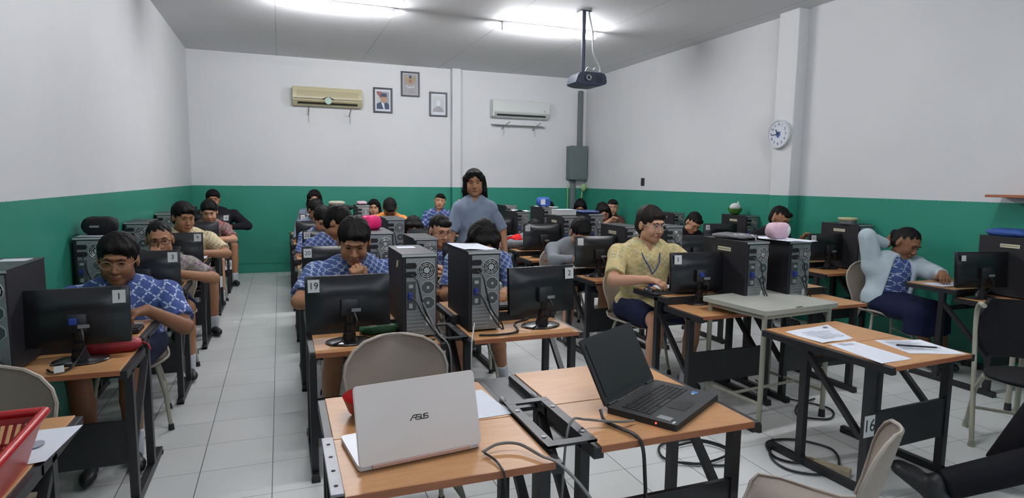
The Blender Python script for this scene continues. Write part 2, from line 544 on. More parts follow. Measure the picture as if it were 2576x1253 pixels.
# air conditioners
def ac(x0, x1, z0, z1, mats, label, shelf):
    w, h = x1 - x0, z1 - z0
    t = thing('air_conditioner', label, 'air conditioner', ((x0 + x1) / 2, YB, z0))
    body, dark = mats
    d = .19
    prof = [(0, 0), (-d * .55, 0), (-d, h * .30), (-d * 1.0, h * .85), (-d * .85, h), (0, h)]
    mb = MB()
    mb.prism(prof, -w / 2, w / 2, Matrix(((0, 0, 1, 0), (1, 0, 0, 0), (0, 1, 0, 0), (0, 0, 0, 1))))
    es = [e for e in mb.bm.edges]
    bmesh.ops.bevel(mb.bm, geom=es, offset=.008, segments=2, affect='EDGES')
    mb.build('housing', body, t, smooth=40)
    # discharge slot on the sloping lower front
    a = math.atan2(h * .30, d * .45)
    mb = MB().box((0, -d * .79, h * .155), (w * .86, .006, h * .17), (pi/2 - a + pi/2 - .0, 0, 0))
    mb.build('air_outlet', 'void', t)
    mb = MB()
    for k in range(2):
        mb.box((0, -d * .80 + k * .018 - .012, h * .19 - k * .022), (w * .84, .02, .004), (-.4, 0, 0))
    mb.build('louver', dark if not shelf else 'ac_white', t)
    mb = MB()
    if not shelf:
        for k in range(9):
            mb.box((0, -d - .001, h * (.50 + .035 * k)), (w * .88, .004, .0035))
        mb.build('intake_grille', 'ac_yellow_dark', t)
        MB().box((0, -d - .002, h * .36), (w * .98, .006, .007)).build('dark_seam', 'void', t)
    else:
        mb.box((-w / 2 + .012, -d * .5, h * .5), (.03, d * .98, h * .96), bev=.01).build('end_cap', 'ac_white', t)
        MB().box((w * .40, -d - .001, h * .42), (.022, .004, .018)).build('indicator', 'zinc', t)
    return t
A = ac(.22, 1.26, 2.59, 2.87, ('ac_yellow', 'ac_yellow_dark'), 'yellowed wall air conditioner with a round tag hanging on its grille', False)
mb = MB().cyl((0, -.205, .075), (0, -.212, .075), .052, seg=24)
mb.build('hanging_tag', new_mat('pale_green_tag', (.40, .52, .44), .5, noise=.2, nscale=30), A, smooth=30)
mb = MB()
for s in (-1, 1):
    mb.bar((s * .01, -.2, .13), (s * .09, -.2, .095), .012, .012)
mb.build('tag_string', 'void', A)
B = ac(3.44, 4.50, 2.56, 2.86, ('ac_white', 'ac_white'), 'white wall air conditioner above a thin drip shelf beside the grey duct', True)
def ac_hook(x, z, slant, label):
    mb = MB().tube([(x + slant, YB - .15, z + .22), (x, YB - .12, z + .14), (x, YB - .01, z + .10)], .008, 6)
    mb.cyl((x, YB - .115, z + .14), (x, YB - .115, z - .02), .004, seg=6)
    o = mb.build('wall_bracket', 'steel_grey', smooth=50)
    tag(o, label, 'bracket')
ac_hook(.45, 2.36, 0.0, 'thin metal bracket under the yellowed air conditioner, nearer the left corner')
ac_hook(1.07, 2.36, .02, 'thin metal bracket under the yellowed air conditioner, nearer the portrait')
ac_hook(3.66, 2.27, .10, 'bent bracket under the drip shelf, nearer the wall column')
ac_hook(4.24, 2.27, .10, 'bent bracket under the drip shelf, nearer the grey duct')
tag(MB().box((3.95, YB - .07, 2.445), (.98, .13, .008), (.12, 0, 0)).build('drip_shelf', 'ac_white'),
    'thin white drip shelf under the white air conditioner', 'shelf')

# pictures
def picture(cx, cz, label):
    t = thing('framed_picture', label, 'picture', (cx, YB, cz))
    w, h = .305, .40
    mb = MB()
    for s in (-1, 1):
        mb.box((s * (w / 2 - .013), -.014, 0), (.026, .028, h), bev=.004)
        mb.box((0, -.014, s * (h / 2 - .013)), (w, .027, .026), bev=.004)
    mb.build('picture_frame', 'frame_black', t)
    MB().box((0, -.006, 0), (w - .04, .008, h - .04)).build('mount', 'paper', t)
    return t
def patch(parent, name, poly, mat, y=-.0115):
    MB().prism(poly, 0, .0012, Matrix(((1, 0, 0, 0), (0, 0, 1, y), (0, 1, 0, 0), (0, 0, 0, 1)))).build(name, mat, parent)
def ellp(cx, cz, rx, rz, n=20, a0=0, a1=360):
    return [(cx + rx * math.cos(R(a0 + (a1 - a0) * k / n)), cz + rz * math.sin(R(a0 + (a1 - a0) * k / n))) for k in range(n + (a1 - a0 < 360))]
p = picture(1.605, 2.745, 'framed portrait of a man in a dark suit beside a flag, left of the emblem')
patch(p, 'print_ground', [(-.1, -.14), (.1, -.14), (.1, .14), (-.1, .14)], 'print_grey', -.0105)
patch(p, 'flag_print', [(-.1, .14), (-.02, .14), (-.03, .02), (-.1, .11)], 'print_red')
patch(p, 'flag_white', [(-.1, .11), (-.03, .02), (-.05, -.03), (-.1, -.05)], 'print_pale')
patch(p, 'suit_print', [(-.1, -.14), (-.1, -.06), (-.04, -.03), (.01, -.05), (.06, -.03), (.1, -.06), (.1, -.14)], 'ink_blue', -.0125)
patch(p, 'shirt_print', [(-.03, -.03), (.02, -.05), (.03, -.14), (.01, -.14)], 'paper', -.0135)
patch(p, 'face_print', ellp(.015, .025, .042, .058), 'skin_light', -.0135)
patch(p, 'cap_print', [(-.035, .055), (.065, .055), (.06, .11), (-.02, .115)], 'ink_blue', -.0145)
p = picture(2.055, 3.03, 'framed winged emblem with a pale ribbon, highest of the three pictures')
patch(p, 'print_ground', [(-.115, -.165), (.115, -.165), (.115, .165), (-.115, .165)], 'print_grey', -.0105)
patch(p, 'emblem_wings', [(-.085, .14), (-.04, .10), (0, .13), (.04, .10), (.085, .14), (.09, .07), (.06, .02), (.02, -.01), (0, .0), (-.02, -.01), (-.06, .02), (-.09, .07)], 'gold')
patch(p, 'emblem_head', ellp(0, .115, .022, .025), 'ink_blue', -.0125)
patch(p, 'emblem_shield', [(-.022, .075), (.022, .075), (.022, .04), (0, .02), (-.022, .04)], 'print_red', -.0125)
rb = [(-.07 + .14 * k / 10, -.022 - .028 * math.sin(pi * k / 10)) for k in range(11)]
patch(p, 'emblem_ribbon', rb + [(x, z - .012) for x, z in reversed(rb)], 'paper', -.0128)
p = picture(2.525, 2.73, 'framed faded pale portrait next to the wall column')
patch(p, 'print_ground', [(-.1, -.125), (.1, -.125), (.1, .14), (-.1, .14)], 'print_pale', -.0105)
patch(p, 'faded_figure', ellp(0, .02, .035, .05) , 'paper', -.0125)
patch(p, 'faded_suit', [(-.1, -.125), (-.07, -.06), (-.02, -.03), (.02, -.03), (.07, -.06), (.1, -.125)], 'print_grey', -.0120)

# projector on its pole
t = thing('ceiling_projector', 'dark blue projector hanging from the ceiling on a thin pole', 'projector', (3.17, 6.2, 0))
MB().cyl((0, 0, 2.66), (0, 0, H), .021, seg=14).box((0, 0, H - .006), (.13, .10, .012)).build('ceiling_pole', 'pole', t, smooth=40)
mb = MB()
top = 2.665
for z, w, d in ((2.525, .33, .22),):
    pass
prof = [(-.185, 2.535), (-.15, 2.645), (-.10, 2.665), (.14, 2.665), (.185, 2.64), (.20, 2.55), (.10, 2.515), (-.10, 2.515)]
prof = [(x, z) for x, z in prof]
mb.prism([(x, z) for x, z in prof], -.13, .13, Matrix(((1, 0, 0, .04), (0, 0, 1, 0), (0, 1, 0, 0), (0, 0, 0, 1))))
bmesh.ops.bevel(mb.bm, geom=list(mb.bm.edges), offset=.012, segments=2, affect='EDGES')
mb.build('projector_body', 'projector', t, smooth=40)
MB().cyl((.0, -.10, 2.60), (.0, -.145, 2.60), .042, seg=24).build('lens_barrel', 'projector', t, smooth=40)
MB().ring((0, -.147, 2.60), .024, .006).build('lens_ring', 'zinc_bright', t, smooth=40)
MB().cyl((.0, -.14, 2.60), (.0, -.148, 2.60), .019, seg=20).build('lens', 'screen_off', t, smooth=40)
mb = MB()
for k in range(6):
    mb.box((.13, -.131, 2.555 + .014 * k), (.07, .004, .005))
mb.build('vent_slots', 'void', t)
mb = MB().tube(smooth_path([(.03, .02, 2.67), (.06, 0, 2.73), (.11, -.02, 2.70), (.15, 0, 2.73), (.20, 0, 2.69)]), .009, 6)
mb.build('cable_loop', 'cable_white', t, smooth=60)
cable('projector_cable', 'white cable running from the ceiling down beside the projector pole',
      [(3.24, 6.22, H - .01), (3.28, 6.2, 3.1), (3.285, 6.2, 2.98), (3.30, 6.2, 2.88), (3.37, 6.2, 2.76), (3.385, 6.2, 2.70), (3.36, 6.2, 2.66)], .010, 'cable_white')

# duct and grey box in the corner
tag(MB().box((5.17, YB - .035, 2.60), (.085, .07, 1.02), bev=.01).build('cable_duct', 'duct_grey', smooth=40),
    'grey duct running down the corner from behind the projector to the metal box', 'duct')
t = thing('fuse_box', 'dull green metal box on the wall in the corner', 'electrical box', (5.09, YB, 1.50))
MB().box((0, -.085, .31), (.34, .17, .60), bev=.006).build('box_body', 'box_grey', t)
MB().box((0, -.173, .31), (.35, .012, .61), bev=.005).build('box_door', 'box_grey', t)
mb = MB()
for k in range(2):
    for j in range(5):
        mb.box((-.115 + j * .015, -.1805, .52 - k * .025), (.011, .002, .009))
mb.build('warning_print', 'print_red', t)
tag(MB().box((5.05, YB - .03, .76), (.10, .06, 1.52), bev=.01).build('cable_duct', 'duct_grey', smooth=40),
    'wide grey duct below the metal box running down the green wall', 'duct')
tag(MB().tube([(4.955, YB - .02, 1.40), (4.955, YB - .02, .6)], .010, 6).build('wall_pipe', 'lime'),
    'thin pale green pipe on the green wall beside the wide grey duct', 'pipe')
mb = MB().ell((5.20, YB - .17, 1.37), (.055, .04, .075)).cyl((5.19, YB - .15, 1.33), (5.17, YB - .12, 1.0), .013, seg=8)
tag(mb.build('hanging_pouch', 'lime', smooth=60), 'small pale green pouch hanging under the metal box in the corner', 'pouch')
# wall switch and clock
t = thing('wall_switch', 'small black switch plate on the white right wall above the green paint', 'switch', (XR, 8.23, 1.48))
MB().box((-.006, 0, 0), (.014, .085, .12), bev=.003).build('switch_plate', 'plastic_black', t)
MB().box((-.015, 0, 0), (.008, .03, .05), bev=.002).build('rocker', 'plastic_gloss', t)
t = thing('wall_clock', 'round white wall clock on the column showing a quarter to ten', 'clock', (5.17, 5.33, 2.02))
RY = Matrix(((0, 0, -1, 0), (-1, 0, 0, 0), (0, 1, 0, 0), (0, 0, 0, 1)))   # local z -> -x
mb = MB()
mb.cyl((0, 0, 0), (-.03, 0, 0), .155, seg=48)
mb.build('clock_body', 'clock_white', t, smooth=40)
MB().ring((-.03, 0, 0), .148, .011, 'X', 48).build('clock_rim', 'clock_white', t, smooth=40)
MB().cyl((-.030, 0, 0), (-.032, 0, 0), .135, seg=40).build('clock_dial', 'paper', t, smooth=40)
for k in range(12):
    a = R(90 - 30 * (k + 1))
    text(str(k + 1), .042, 'ink_blue', t, (-.0335, -.105 * math.cos(a), .105 * math.sin(a)), (R(90), 0, R(-90)), 'clock_numeral')
mb = MB().prism([(-.03, .025), (.03, .025), (.03, -.015), (0, -.045), (-.03, -.015)], 0, .001, Matrix.Translation((-.034, 0, 0)) @ RY)
mb.build('clock_crest', 'clock_blue', t)
for nm, ang, ln, w in (('hour_hand', 128, .06, .010), ('minute_hand', 186, .09, .007)):
    a = R(ang)
    MB().bar((-.037, 0, 0), (-.037, -ln * math.cos(a), ln * math.sin(a)), w, .003, up=(1, 0, 0)).build(nm, 'ink', t)
tag(MB().box((XR - .11, 2.75, 1.405), (.22, .75, .02), bev=.003).build('wall_shelf', 'wood_edge'),
    'brown wooden shelf board on the right wall at the picture edge', 'shelf')

# ------------------------------------------------------------------ desks
ZT = .66      # near board
def make_desk(name, label, W=.65, D=.76, drop=True, extra=None):
    """near edge at local y=0, student side at y=D"""
    t = thing(name, label, 'desk')
    zf = .715 if drop else ZT
    th = .022
    half = .37
    MB().box((0, half / 2, ZT - th / 2), (W - .05, half, th), bev=.002).build('tabletop_front', 'wood', t)
    MB().box((0, .0015, ZT - th / 2), (W - .05, .004, th)).build('edge_band', 'wood_edge', t)
    MB().box((0, half + (D - half) / 2 + .002, zf - th / 2), (W - .05, D - half - .004, th), bev=.002).build('tabletop_back', 'wood', t)
    if drop:
        MB().box((0, half + .004, zf - .030), (W - .012, .012, .058), bev=.002).build('steel_apron', 'steel_black', t)
    for s in (-1, 1):
        x = s * (W / 2 - .016)
        mb = MB()
        mb.box((x, .11, .32), (.034, .040, .62))
        mb.box((x, .47, .33 + (zf - ZT) / 2), (.034, .040, .62 + (zf - ZT)))
        mb.box((x, .36, .020), (.036, .62, .038), bev=.003)
        mb.box((x, .19, ZT - .022), (.034, .38, .034))
        mb.box((x, .56, zf - .022), (.034, .40, .034), bev=.002)
        mb.bar((x, .46, .60), (x, .13, .27), .026, .030, up=(1, 0, 0))
        o = mb.build('side_frame', 'steel_black', t)
        for y in (.065, .655):
            MB().box((x, y, .010), (.042, .03, .022), bev=.004).build('rubber_foot', 'rubber', o)
    mb = MB().box((0, .105, .305), (W - .06, .018, .20), bev=.002)
    mb.build('modesty_panel', 'steel_black', t)
    MB().box((0, .47, .555), (W - .06, .03, .03)).build('cross_bar', 'steel_black', t)
    return t

def put_label(parent, body, x, y, z, w=.07, h=.07, size=.045, rz=0, mat='label', tilt=0, ink='ink', fy=-.0012):
    g = MB().box((0, 0, 0), (w, .0016, h))
    o = g.build('number_label', mat, parent, (x, y, z), (tilt, 0, rz))
    if body:
        text(body, size, ink, o, (0, fy, 0))
    return o

COLX = {'B': .435, 'C': 1.215, 'D': 2.71, 'E': 3.49, 'F': 4.965}
desk_std = make_desk('computer_desk', 'wooden topped computer desk with black steel frame holding the monitor numbered 19')
desk_A = make_desk('computer_desk', 'narrow computer desk against the left wall holding the monitor numbered 1', W=.58)
desk_flat = make_desk('computer_desk', 'front desk with flush wooden boards carrying the open white laptop', drop=False)
AX = -.92
def desk(proto, x, y, label, first=[], rz=0, group=None):
    if proto in first:
        o = dup(proto, (x, y, 0), rz, label)
    else:
        first.append(proto)
        o = proto
        o.location = (x, y, 0)
        o.rotation_euler = (0, 0, rz)
        o['label'] = label
    if group: o['group'] = group
    return o
ROWY = {1: 2.93, 2: 4.30, 3: 5.68, 4: 7.05, 5: 8.42}
DROWY = {1: 3.02, 2: 4.40, 3: 5.76, 4: 7.10, 5: 8.46}
left_neigh = {1: 'with a red pencil case on top', 2: 'of the person resting the mouth on one hand', 3: 'where the person in cream batik sits',
              4: 'where the person in dull red batik sits', 5: 'of the person in the black jacket'}
for k, y in ROWY.items():
    d = desk(desk_A, AX, y, 'black framed desk along the left wall ' + left_neigh[k], group='desks along the left wall')
    if k == 4: put_label(d, '9', .29 - .015, .10, .36, .10, .12, .10, R(35))
    if k == 5: put_label(d, '10', .29 - .015, .10, .36, .10, .12, .075, R(35))
    if k == 1: dA1 = d
bl = {1: 'with the tan stickered tower and glossy monitor', 2: 'with the hot pink pouch tower, beside the aisle', 3: 'third from the front beside the aisle', 4: 'with the tan bundle on its tower', 5: 'by the back wall beside the aisle'}
for k, y in ROWY.items():
    desk(desk_std, COLX['B'], y, 'wooden topped computer desk ' + bl[k], group='desks in the middle block beside the aisle')
cl = {1: 'with the white sheet on its tower, front middle', 2: 'of the person in thin dark glasses', 3: 'where the long haired girl in row three looks down', 4: 'in front of the person in orange',
      5: 'by the back wall under the tower with the pink item'}
for k, y in ROWY.items():
    desk(desk_std, COLX['C'], y, 'wooden topped computer desk ' + cl[k], group='desks in the middle block away from the aisle')
dl = {1: 'where the boy in yellow batik sits', 2: 'where the boy in the grey sweater sits', 3: 'under the monitor beside the red and grey sleeve', 4: 'behind the tower with a loose white sheet', 5: 'last in its line before the back wall, behind the standing woman'}
for k, y in DROWY.items():
    desk(desk_std, COLX['D'], y, 'wooden topped computer desk ' + dl[k], group='desks in the right block, aisle side')
el = {1: 'behind the small cream table, under the towers with the pink pouch', 2: 'beside the boy in yellow, with its monitor facing away', 3: 'where the person in the black jacket with glasses leans', 4: 'under the tower with the blue bag', 5: 'by the back wall near the corner duct'}
for k, y in DROWY.items():
    if k in (1, 2, 3, 4):
        desk(desk_std, COLX['E'], y, 'wooden topped computer desk ' + el[k], group='desks in the right block, inner side')
fl = {0: (2.62, 'where the girl in the pale cardigan sits'), 1: (4.14, 'under the tower with the yellow topped box'), 2: (5.62, 'under the tower with the green bowl'), 3: (6.85, 'under the furthest tower on the right wall')}
for k, (y, l) in fl.items():
    desk(desk_std, COLX['F'], y, 'wooden topped computer desk along the right wall ' + l, group='desks along the right wall')
# front row
dW = desk(desk_flat, .435, 1.55, 'front desk with flush wooden boards carrying the open white laptop')
dK = desk(desk_flat, 1.215, 1.60, 'front desk with flush wooden boards carrying the open black laptop')
dP = desk(desk_flat, 2.87, 1.91, 'desk marked 16 with exam papers and a pen lying on it', rz=R(3))
dP.scale = (.94, 1, 1)
dL = desk(desk_flat, -.935, 1.66, 'front left desk mostly hidden under the red basket')
dL.scale = (.85, 1, 1)
mb = MB().box((-.318, .19, ZT + .004), (.036, .37, .010), bev=.002)
o = mb.build('slotted_rail', 'steel_grey', dW)
mb = MB()
for y in (.05, .14, .23, .32):
    mb.cyl((-.318, y, ZT + .008), (-.318, y, ZT + .0098), .006, seg=12)
mb.build('rail_hole', 'void', o)
put_label(dP, '16', -.325, .086, .35, .075, .105, .085, 0)

# steel bracket trays bridging the neighbouring desks of each pair
def bracket(x, y, w, L, z, label, tray=True, group=None):
    t = thing('cable_bracket', label, 'bracket', (x, y, 0), 0, group)
    mb = MB()
    b = .034
    for s in (-1, 1):
        mb.box((s * (w / 2 - b / 2), L / 2, z), (b, L, .008))
        mb.box((0, b / 2 if s < 0 else L - b / 2, z + .0005), (w, b, .008))
    mb.build('bracket_plate', 'steel_black', t)
    for s in (-1, 1):
        for yy in (.07, L - .10):
            MB().cyl((s * (w / 2 - b / 2), yy, z + .004), (s * (w / 2 - b / 2), yy, z + .0065), .008, seg=12).build('bolt_head', 'steel_grey', t)
    if tray:
        MB().box((0, L + .22, z - .05), (w - .02, .36, .012)).build('lower_tray', 'steel_black', t)
        for s in (-1, 1):
            MB().ell((s * (w / 2 - .02), L + .06, z - .012), (.011, .025, .011)).build('end_cap', 'steel_grey', t, smooth=50)
    return t
bracket(.825, 1.62, .17, .40, ZT + .012, 'black steel bracket frame joining the two laptop desks')
bracket(.825, 2.98, .14, .34, ZT + .004, 'black steel bracket joining the desks under the two front towers', False, 'brackets between paired desks')
for k in (2, 3, 4):
    bracket(.825, ROWY[k] + .05, .14, .34, ZT + .004, 'black steel bracket joining the %s pair of desks in the middle block' % {2: 'second', 3: 'third', 4: 'fourth'}[k], False, 'brackets between paired desks')
tag([o for o in bpy.data.objects if o.get('label') == 'black steel bracket joining the desks under the two front towers'][0], group=None)

# ------------------------------------------------------------------ monitors
def make_monitor(w=.41, h=.262):
    t = thing('monitor', 'x', 'monitor')
    zc = .21
    # back shell with a bulged centre
    n = 14
    grid = []
    for j in range(n + 1):
        v = -1 + 2 * j / n
        row = []
        for i in range(n + 1):
            u = -1 + 2 * i / n
            edge = max(abs(u), abs(v))
            bulge = .018 * (1 - abs(u) ** 3) * (1 - abs(v) ** 3)
            crease = -.004 * math.exp(-((v - .18 - .12 * (1 - u * u)) / .07) ** 2)
            row.append((u * w / 2, -.012 - bulge + crease * 0 - (.003 if v > .2 + .12 * (1 - u * u) else 0) * (1 - edge ** 6), v * h / 2))
        grid.append(row)
    sh = MB().sheet(grid)
    sh.box((0, .004, 0), (w, .030, h), bev=.005)
    o = sh.build('back_shell', 'plastic_gloss', t, (0, 0, zc), (R(-4), 0, 0), smooth=35)
    MB().box((0, .0195, 0), (w - .03, .002, h - .035)).build('screen', 'screen_off', t, (0, 0, zc), (R(-4), 0, 0))
    # stand
    mb = MB()
    prof = [(0, .040), (.012, .036), (.05, .026), (.09, .022), (.17, .026)]
    for (z0, r0), (z1, r1) in zip(prof, prof[1:]):
        mb.cyl((0, -.015, z0 + .012), (0, -.030, z1 + .012), r0, r1, seg=16)
    mb.box((0, -.045, .19), (.085, .03, .085), bev=.006)
    mb.build('stand_neck', 'plastic_black', t, smooth=40)
    mb = MB().ell((0, 0, .006), (.115, .088, .011), seg=28).cyl((0, 0, 0), (0, 0, .006), .08, seg=24)
    mb.build('stand_base', 'plastic_gloss', t, smooth=50)
    mb = MB()
    mb.box((.03, -.062, .175), (.045, .004, .016))
    mb.build('port_plate', 'steel_grey', t)
    mb = MB().tube(smooth_path([(.02, -.06, .165), (.03, -.085, .12), (.015, -.06, .06), (-.02, -.03, .02), (-.10, -.08, .012)]), .0045, 6)
    mb.build('monitor_cable', 'cable_black', t, smooth=60)
    return t
mon0 = make_monitor()
used = []
def monitor(x, y, rz, lab, label, lx=-1, scale=1., size=.05, lw=.06, blue=False, z=ZT, ink='ink', yo=0, group='monitors seen from behind'):
    o = copy_tree(mon0)
    o.location = (x, y, z)
    o.rotation_euler = (0, 0, rz)
    o.scale = (scale,) * 3
    o['label'] = label
    o['group'] = group
    if lab is not None:
        body = lab
        xx = lx * (.205 - .012 - lw / 2)
        put_label(o, body, xx, -.0275, .21 + .088, lw, lw * 1.15, size, 0, tilt=R(-4), ink=ink)
    if blue:
        MB().box((-.01, -.064, .20), (.03, .02, .03), bev=.004).build('blue_plug', 'blue_plug', o)
    return o
monitor(-.845, 3.14, R(3), '1', 'black monitor on the left wall desk with the red pencil case behind its stand', 1, .96, size=.042, lw=.052, blue=True)
monitor(-.83, 4.48, R(2), '3', 'black monitor in front of the person resting chin on hand', 1, size=.04, lw=.056)
monitor(-.84, 5.87, R(2), '9', 'black monitor in front of the person in cream batik by the left wall', 1, size=.04, lw=.056)
monitor(-.83, 7.25, R(2), None, 'unlabelled black monitor in front of the person in dull red batik', 1)
monitor(-.82, 8.62, R(2), '10', 'furthest black monitor by the left wall, label at shoulder of the black jacket', 1, size=.036, lw=.056)
monitor(.305, 3.10, R(1), '19', 'glossy black monitor with the label 19 on the front desk of the aisle row', -1, size=.046, lw=.054)
monitor(.335, 4.48, 0, '20', 'black monitor labelled 20 behind the one labelled 19', -1, size=.042, lw=.054, ink='ink_blue')
monitor(.385, 5.87, 0, '25', 'black monitor labelled 25 in the aisle row', -1, size=.042, lw=.056, ink='ink_blue')
monitor(.36, 7.22, 0, None, 'black monitor without a label in the aisle row behind the one labelled 25', -1)
monitor(.44, 8.62, 0, '22', 'small looking black monitor with a label at the back of the aisle row', -1, size=.036, lw=.056)
monitor(1.365, 3.12, R(5), '2', 'glossy black monitor with the label 2 beside the tower with the white sheet', 1, size=.042, lw=.055)
monitor(1.36, 4.52, 0, None, 'black monitor partly hidden behind the monitor labelled 2', 1)
monitor(1.37, 5.90, 0, None, 'black monitor in front of the long haired girl in row three', 1)
monitor(1.38, 7.30, 0, None, 'black monitor in front of the person in orange', 1)
monitor(2.655, 3.40, R(-8), '1', 'black monitor with the small label 1 in front of the boy in yellow batik', -1, 1.02, size=.042, lw=.052, blue=True)
monitor(2.57, 4.66, R(-8), '', 'black monitor with a blank white label in front of the boy in the grey sweater', -1, 1.02, lw=.052)
monitor(2.64, 6.02, R(-6), '12', 'black monitor labelled 12 beside the red and grey sleeve', -1, 1.05, size=.032, lw=.05)
monitor(2.64, 7.35, R(-6), None, 'dark monitor right behind the standing woman, third in its line', -1)
monitor(2.64, 8.72, R(-6), None, 'dark monitor behind the standing woman, nearest the back wall', -1)
monitor(3.55, 4.62, R(-12), '0', 'black monitor between the boy in yellow and the large front towers, small label at centre', -1, size=.03, lw=.04)
monitor(4.86, 5.86, R(-14), '10', 'black monitor in front of the tower with the green bowl', -1, size=.034, lw=.05)
monitor(4.98, 4.44, R(-14), '11', 'black monitor in front of the tower with the yellow topped box', -1, size=.034, lw=.05)
monitor(4.79, 2.92, R(-14), '', 'black monitor in front of the girl in the pale cardigan', -1, lw=.035)

for q_ in list(mon0.children):
    bpy.data.objects.remove(q_)
bpy.data.objects.remove(mon0)

# ------------------------------------------------------------------ computer towers
def make_tower(w=.178, d=.43, h=.44):
    t = thing('computer_tower', 'x', 'computer')
    MB().box((0, d / 2, h / 2 + .004), (w, d, h - .012), bev=.003).build('case', 'case_black', t)
    MB().box((0, d / 2, h - .003), (w + .004, d + .006, .006), bev=.001).build('top_cover', 'case_top', t)
    MB().box((0, -.004, h - .008), (w + .003, .004, .012)).build('bright_lip', 'zinc_bright', t)
    y = -.003
    o = MB().box((.006, y, h / 2 - .004), (w - .026, .006, h - .035)).build('rear_panel', 'zinc', t)
    x0 = -.045
    y -= .0035
    mb = MB()
    for z in (h - .060, h - .105):
        hexa = [(-.030, 0), (-.022, .015), (.022, .015), (.030, 0), (.022, -.015), (-.022, -.015)]
        mb.prism([(x0 + a, z + b) for a, b in hexa], 0, .004, Matrix(((1, 0, 0, 0), (0, 0, 1, y - .002), (0, 1, 0, 0), (0, 0, 0, 1))))
    mb.build('power_socket', 'void', t)
    fx, fz = .035, h - .085
    f = MB().cyl((fx, y, fz), (fx, y - .002, fz), .044, seg=28).build('fan_opening', 'void', t)
    mb = MB()
    for r in (.044, .034, .025):
        mb.ring((fx, y - .004, fz), r, .0022, 'Y', 28, 5)
    mb.cyl((fx, y - .002, fz), (fx, y - .006, fz), .015, seg=16)
    for k in range(8):
        a = k * pi / 4 + .2
        mb.bar((fx + .012 * math.cos(a), y - .004, fz + .012 * math.sin(a)), (fx + .044 * math.cos(a), y - .004, fz + .044 * math.sin(a)), .003, .002)
    mb.build('fan_grille', 'zinc_bright', f, smooth=40)
    for z in (h - .175, h - .255):
        octa = [(.041 + .037 * math.cos(R(22.5 + 45 * k)) * 1.0, z + .036 * math.sin(R(22.5 + 45 * k))) for k in range(8)]
        v = MB().prism(octa, 0, .003, Matrix(((1, 0, 0, 0), (0, 0, 1, y - .003), (0, 1, 0, 0), (0, 0, 0, 1)))).build('vent_screen', 'zinc_dark', t)
        mb = MB()
        for k in range(8):
            a, b = octa[k], octa[(k + 1) % 8]
            mb.bar((a[0], y - .003, a[1]), (b[0], y - .003, b[1]), .003, .004)
        mb.box((.041, y - .005, z), (.013, .003, .013))
        mb.build('vent_rim', 'zinc_bright', v)
    MB().box((-.047, y - .001, h - .215), (.050, .003, .15)).build('port_plate', 'zinc_dark', t)
    mb = MB().box((-.052, y - .014, h - .215), (.020, .026, .036), bev=.003)
    mb.build('blue_plug', 'blue_plug', t)
    mb = MB().box((-.048, y - .006, h - .165), (.022, .01, .016)).box((-.05, y - .008, h - .265), (.018, .014, .024))
    mb.build('socket_stack', 'zinc_bright', t)
    mb = MB()
    for k in range(7):
        z = .030 + k * .0195
        mb.box((-.024, y - .001, z), (.092, .003, .0018))
        mb.cyl((-.005, y - .002, z + .008), (-.005, y - .004, z + .008), .002, seg=6)
    mb.build('slot_cover', 'zinc_bright', t)
    MB().box((.040, y - .001, .09), (.020, .0016, .050)).build('barcode_label', 'label', t)
    mb = MB().tube(smooth_path([(x0, y - .01, h - .105), (x0 + .02, y - .05, h - .13), (x0 + .04, y - .055, h - .22), (x0 + .07, y - .045, .13), (.085, y - .035, .05), (.10, y - .03, .012)]), .0042, 6)
    mb.build('power_cable', 'cable_black', t, smooth=60)
    mb = MB().tube(smooth_path([(-.052, y - .025, h - .215), (-.03, y - .05, h - .24), (.0, y - .05, .14), (.05, y - .04, .06), (.09, y - .04, .012)]), .0036, 6)
    mb.build('video_cable', 'cable_black', t, smooth=60)
    return t
tow0 = make_tower()
tused = []
def tower(x, y, label, rz=0., sticker=False, hs=1., led=False, group='computer towers showing their rear panels'):
    if not tused:
        o = tow0
        tused.append(1)
    else:
        o = copy_tree(tow0)
    o.location = (x, y, ZT)
    o.rotation_euler = (0, 0, rz)
    o.scale = (1, 1, hs)
    o['label'] = label
    o['group'] = group
    if sticker:
        s = MB().box((-.0905, .215, .375), (.0016, .13, .026)).build('cream_label', 'label_cream', o)
        mb = MB()
        for k in range(18):
            mb.box((-.0916, .16 + k * .0065, .375), (.0006, .004, .006))
        mb.build('label_print', 'ink_blue', s)
    return o
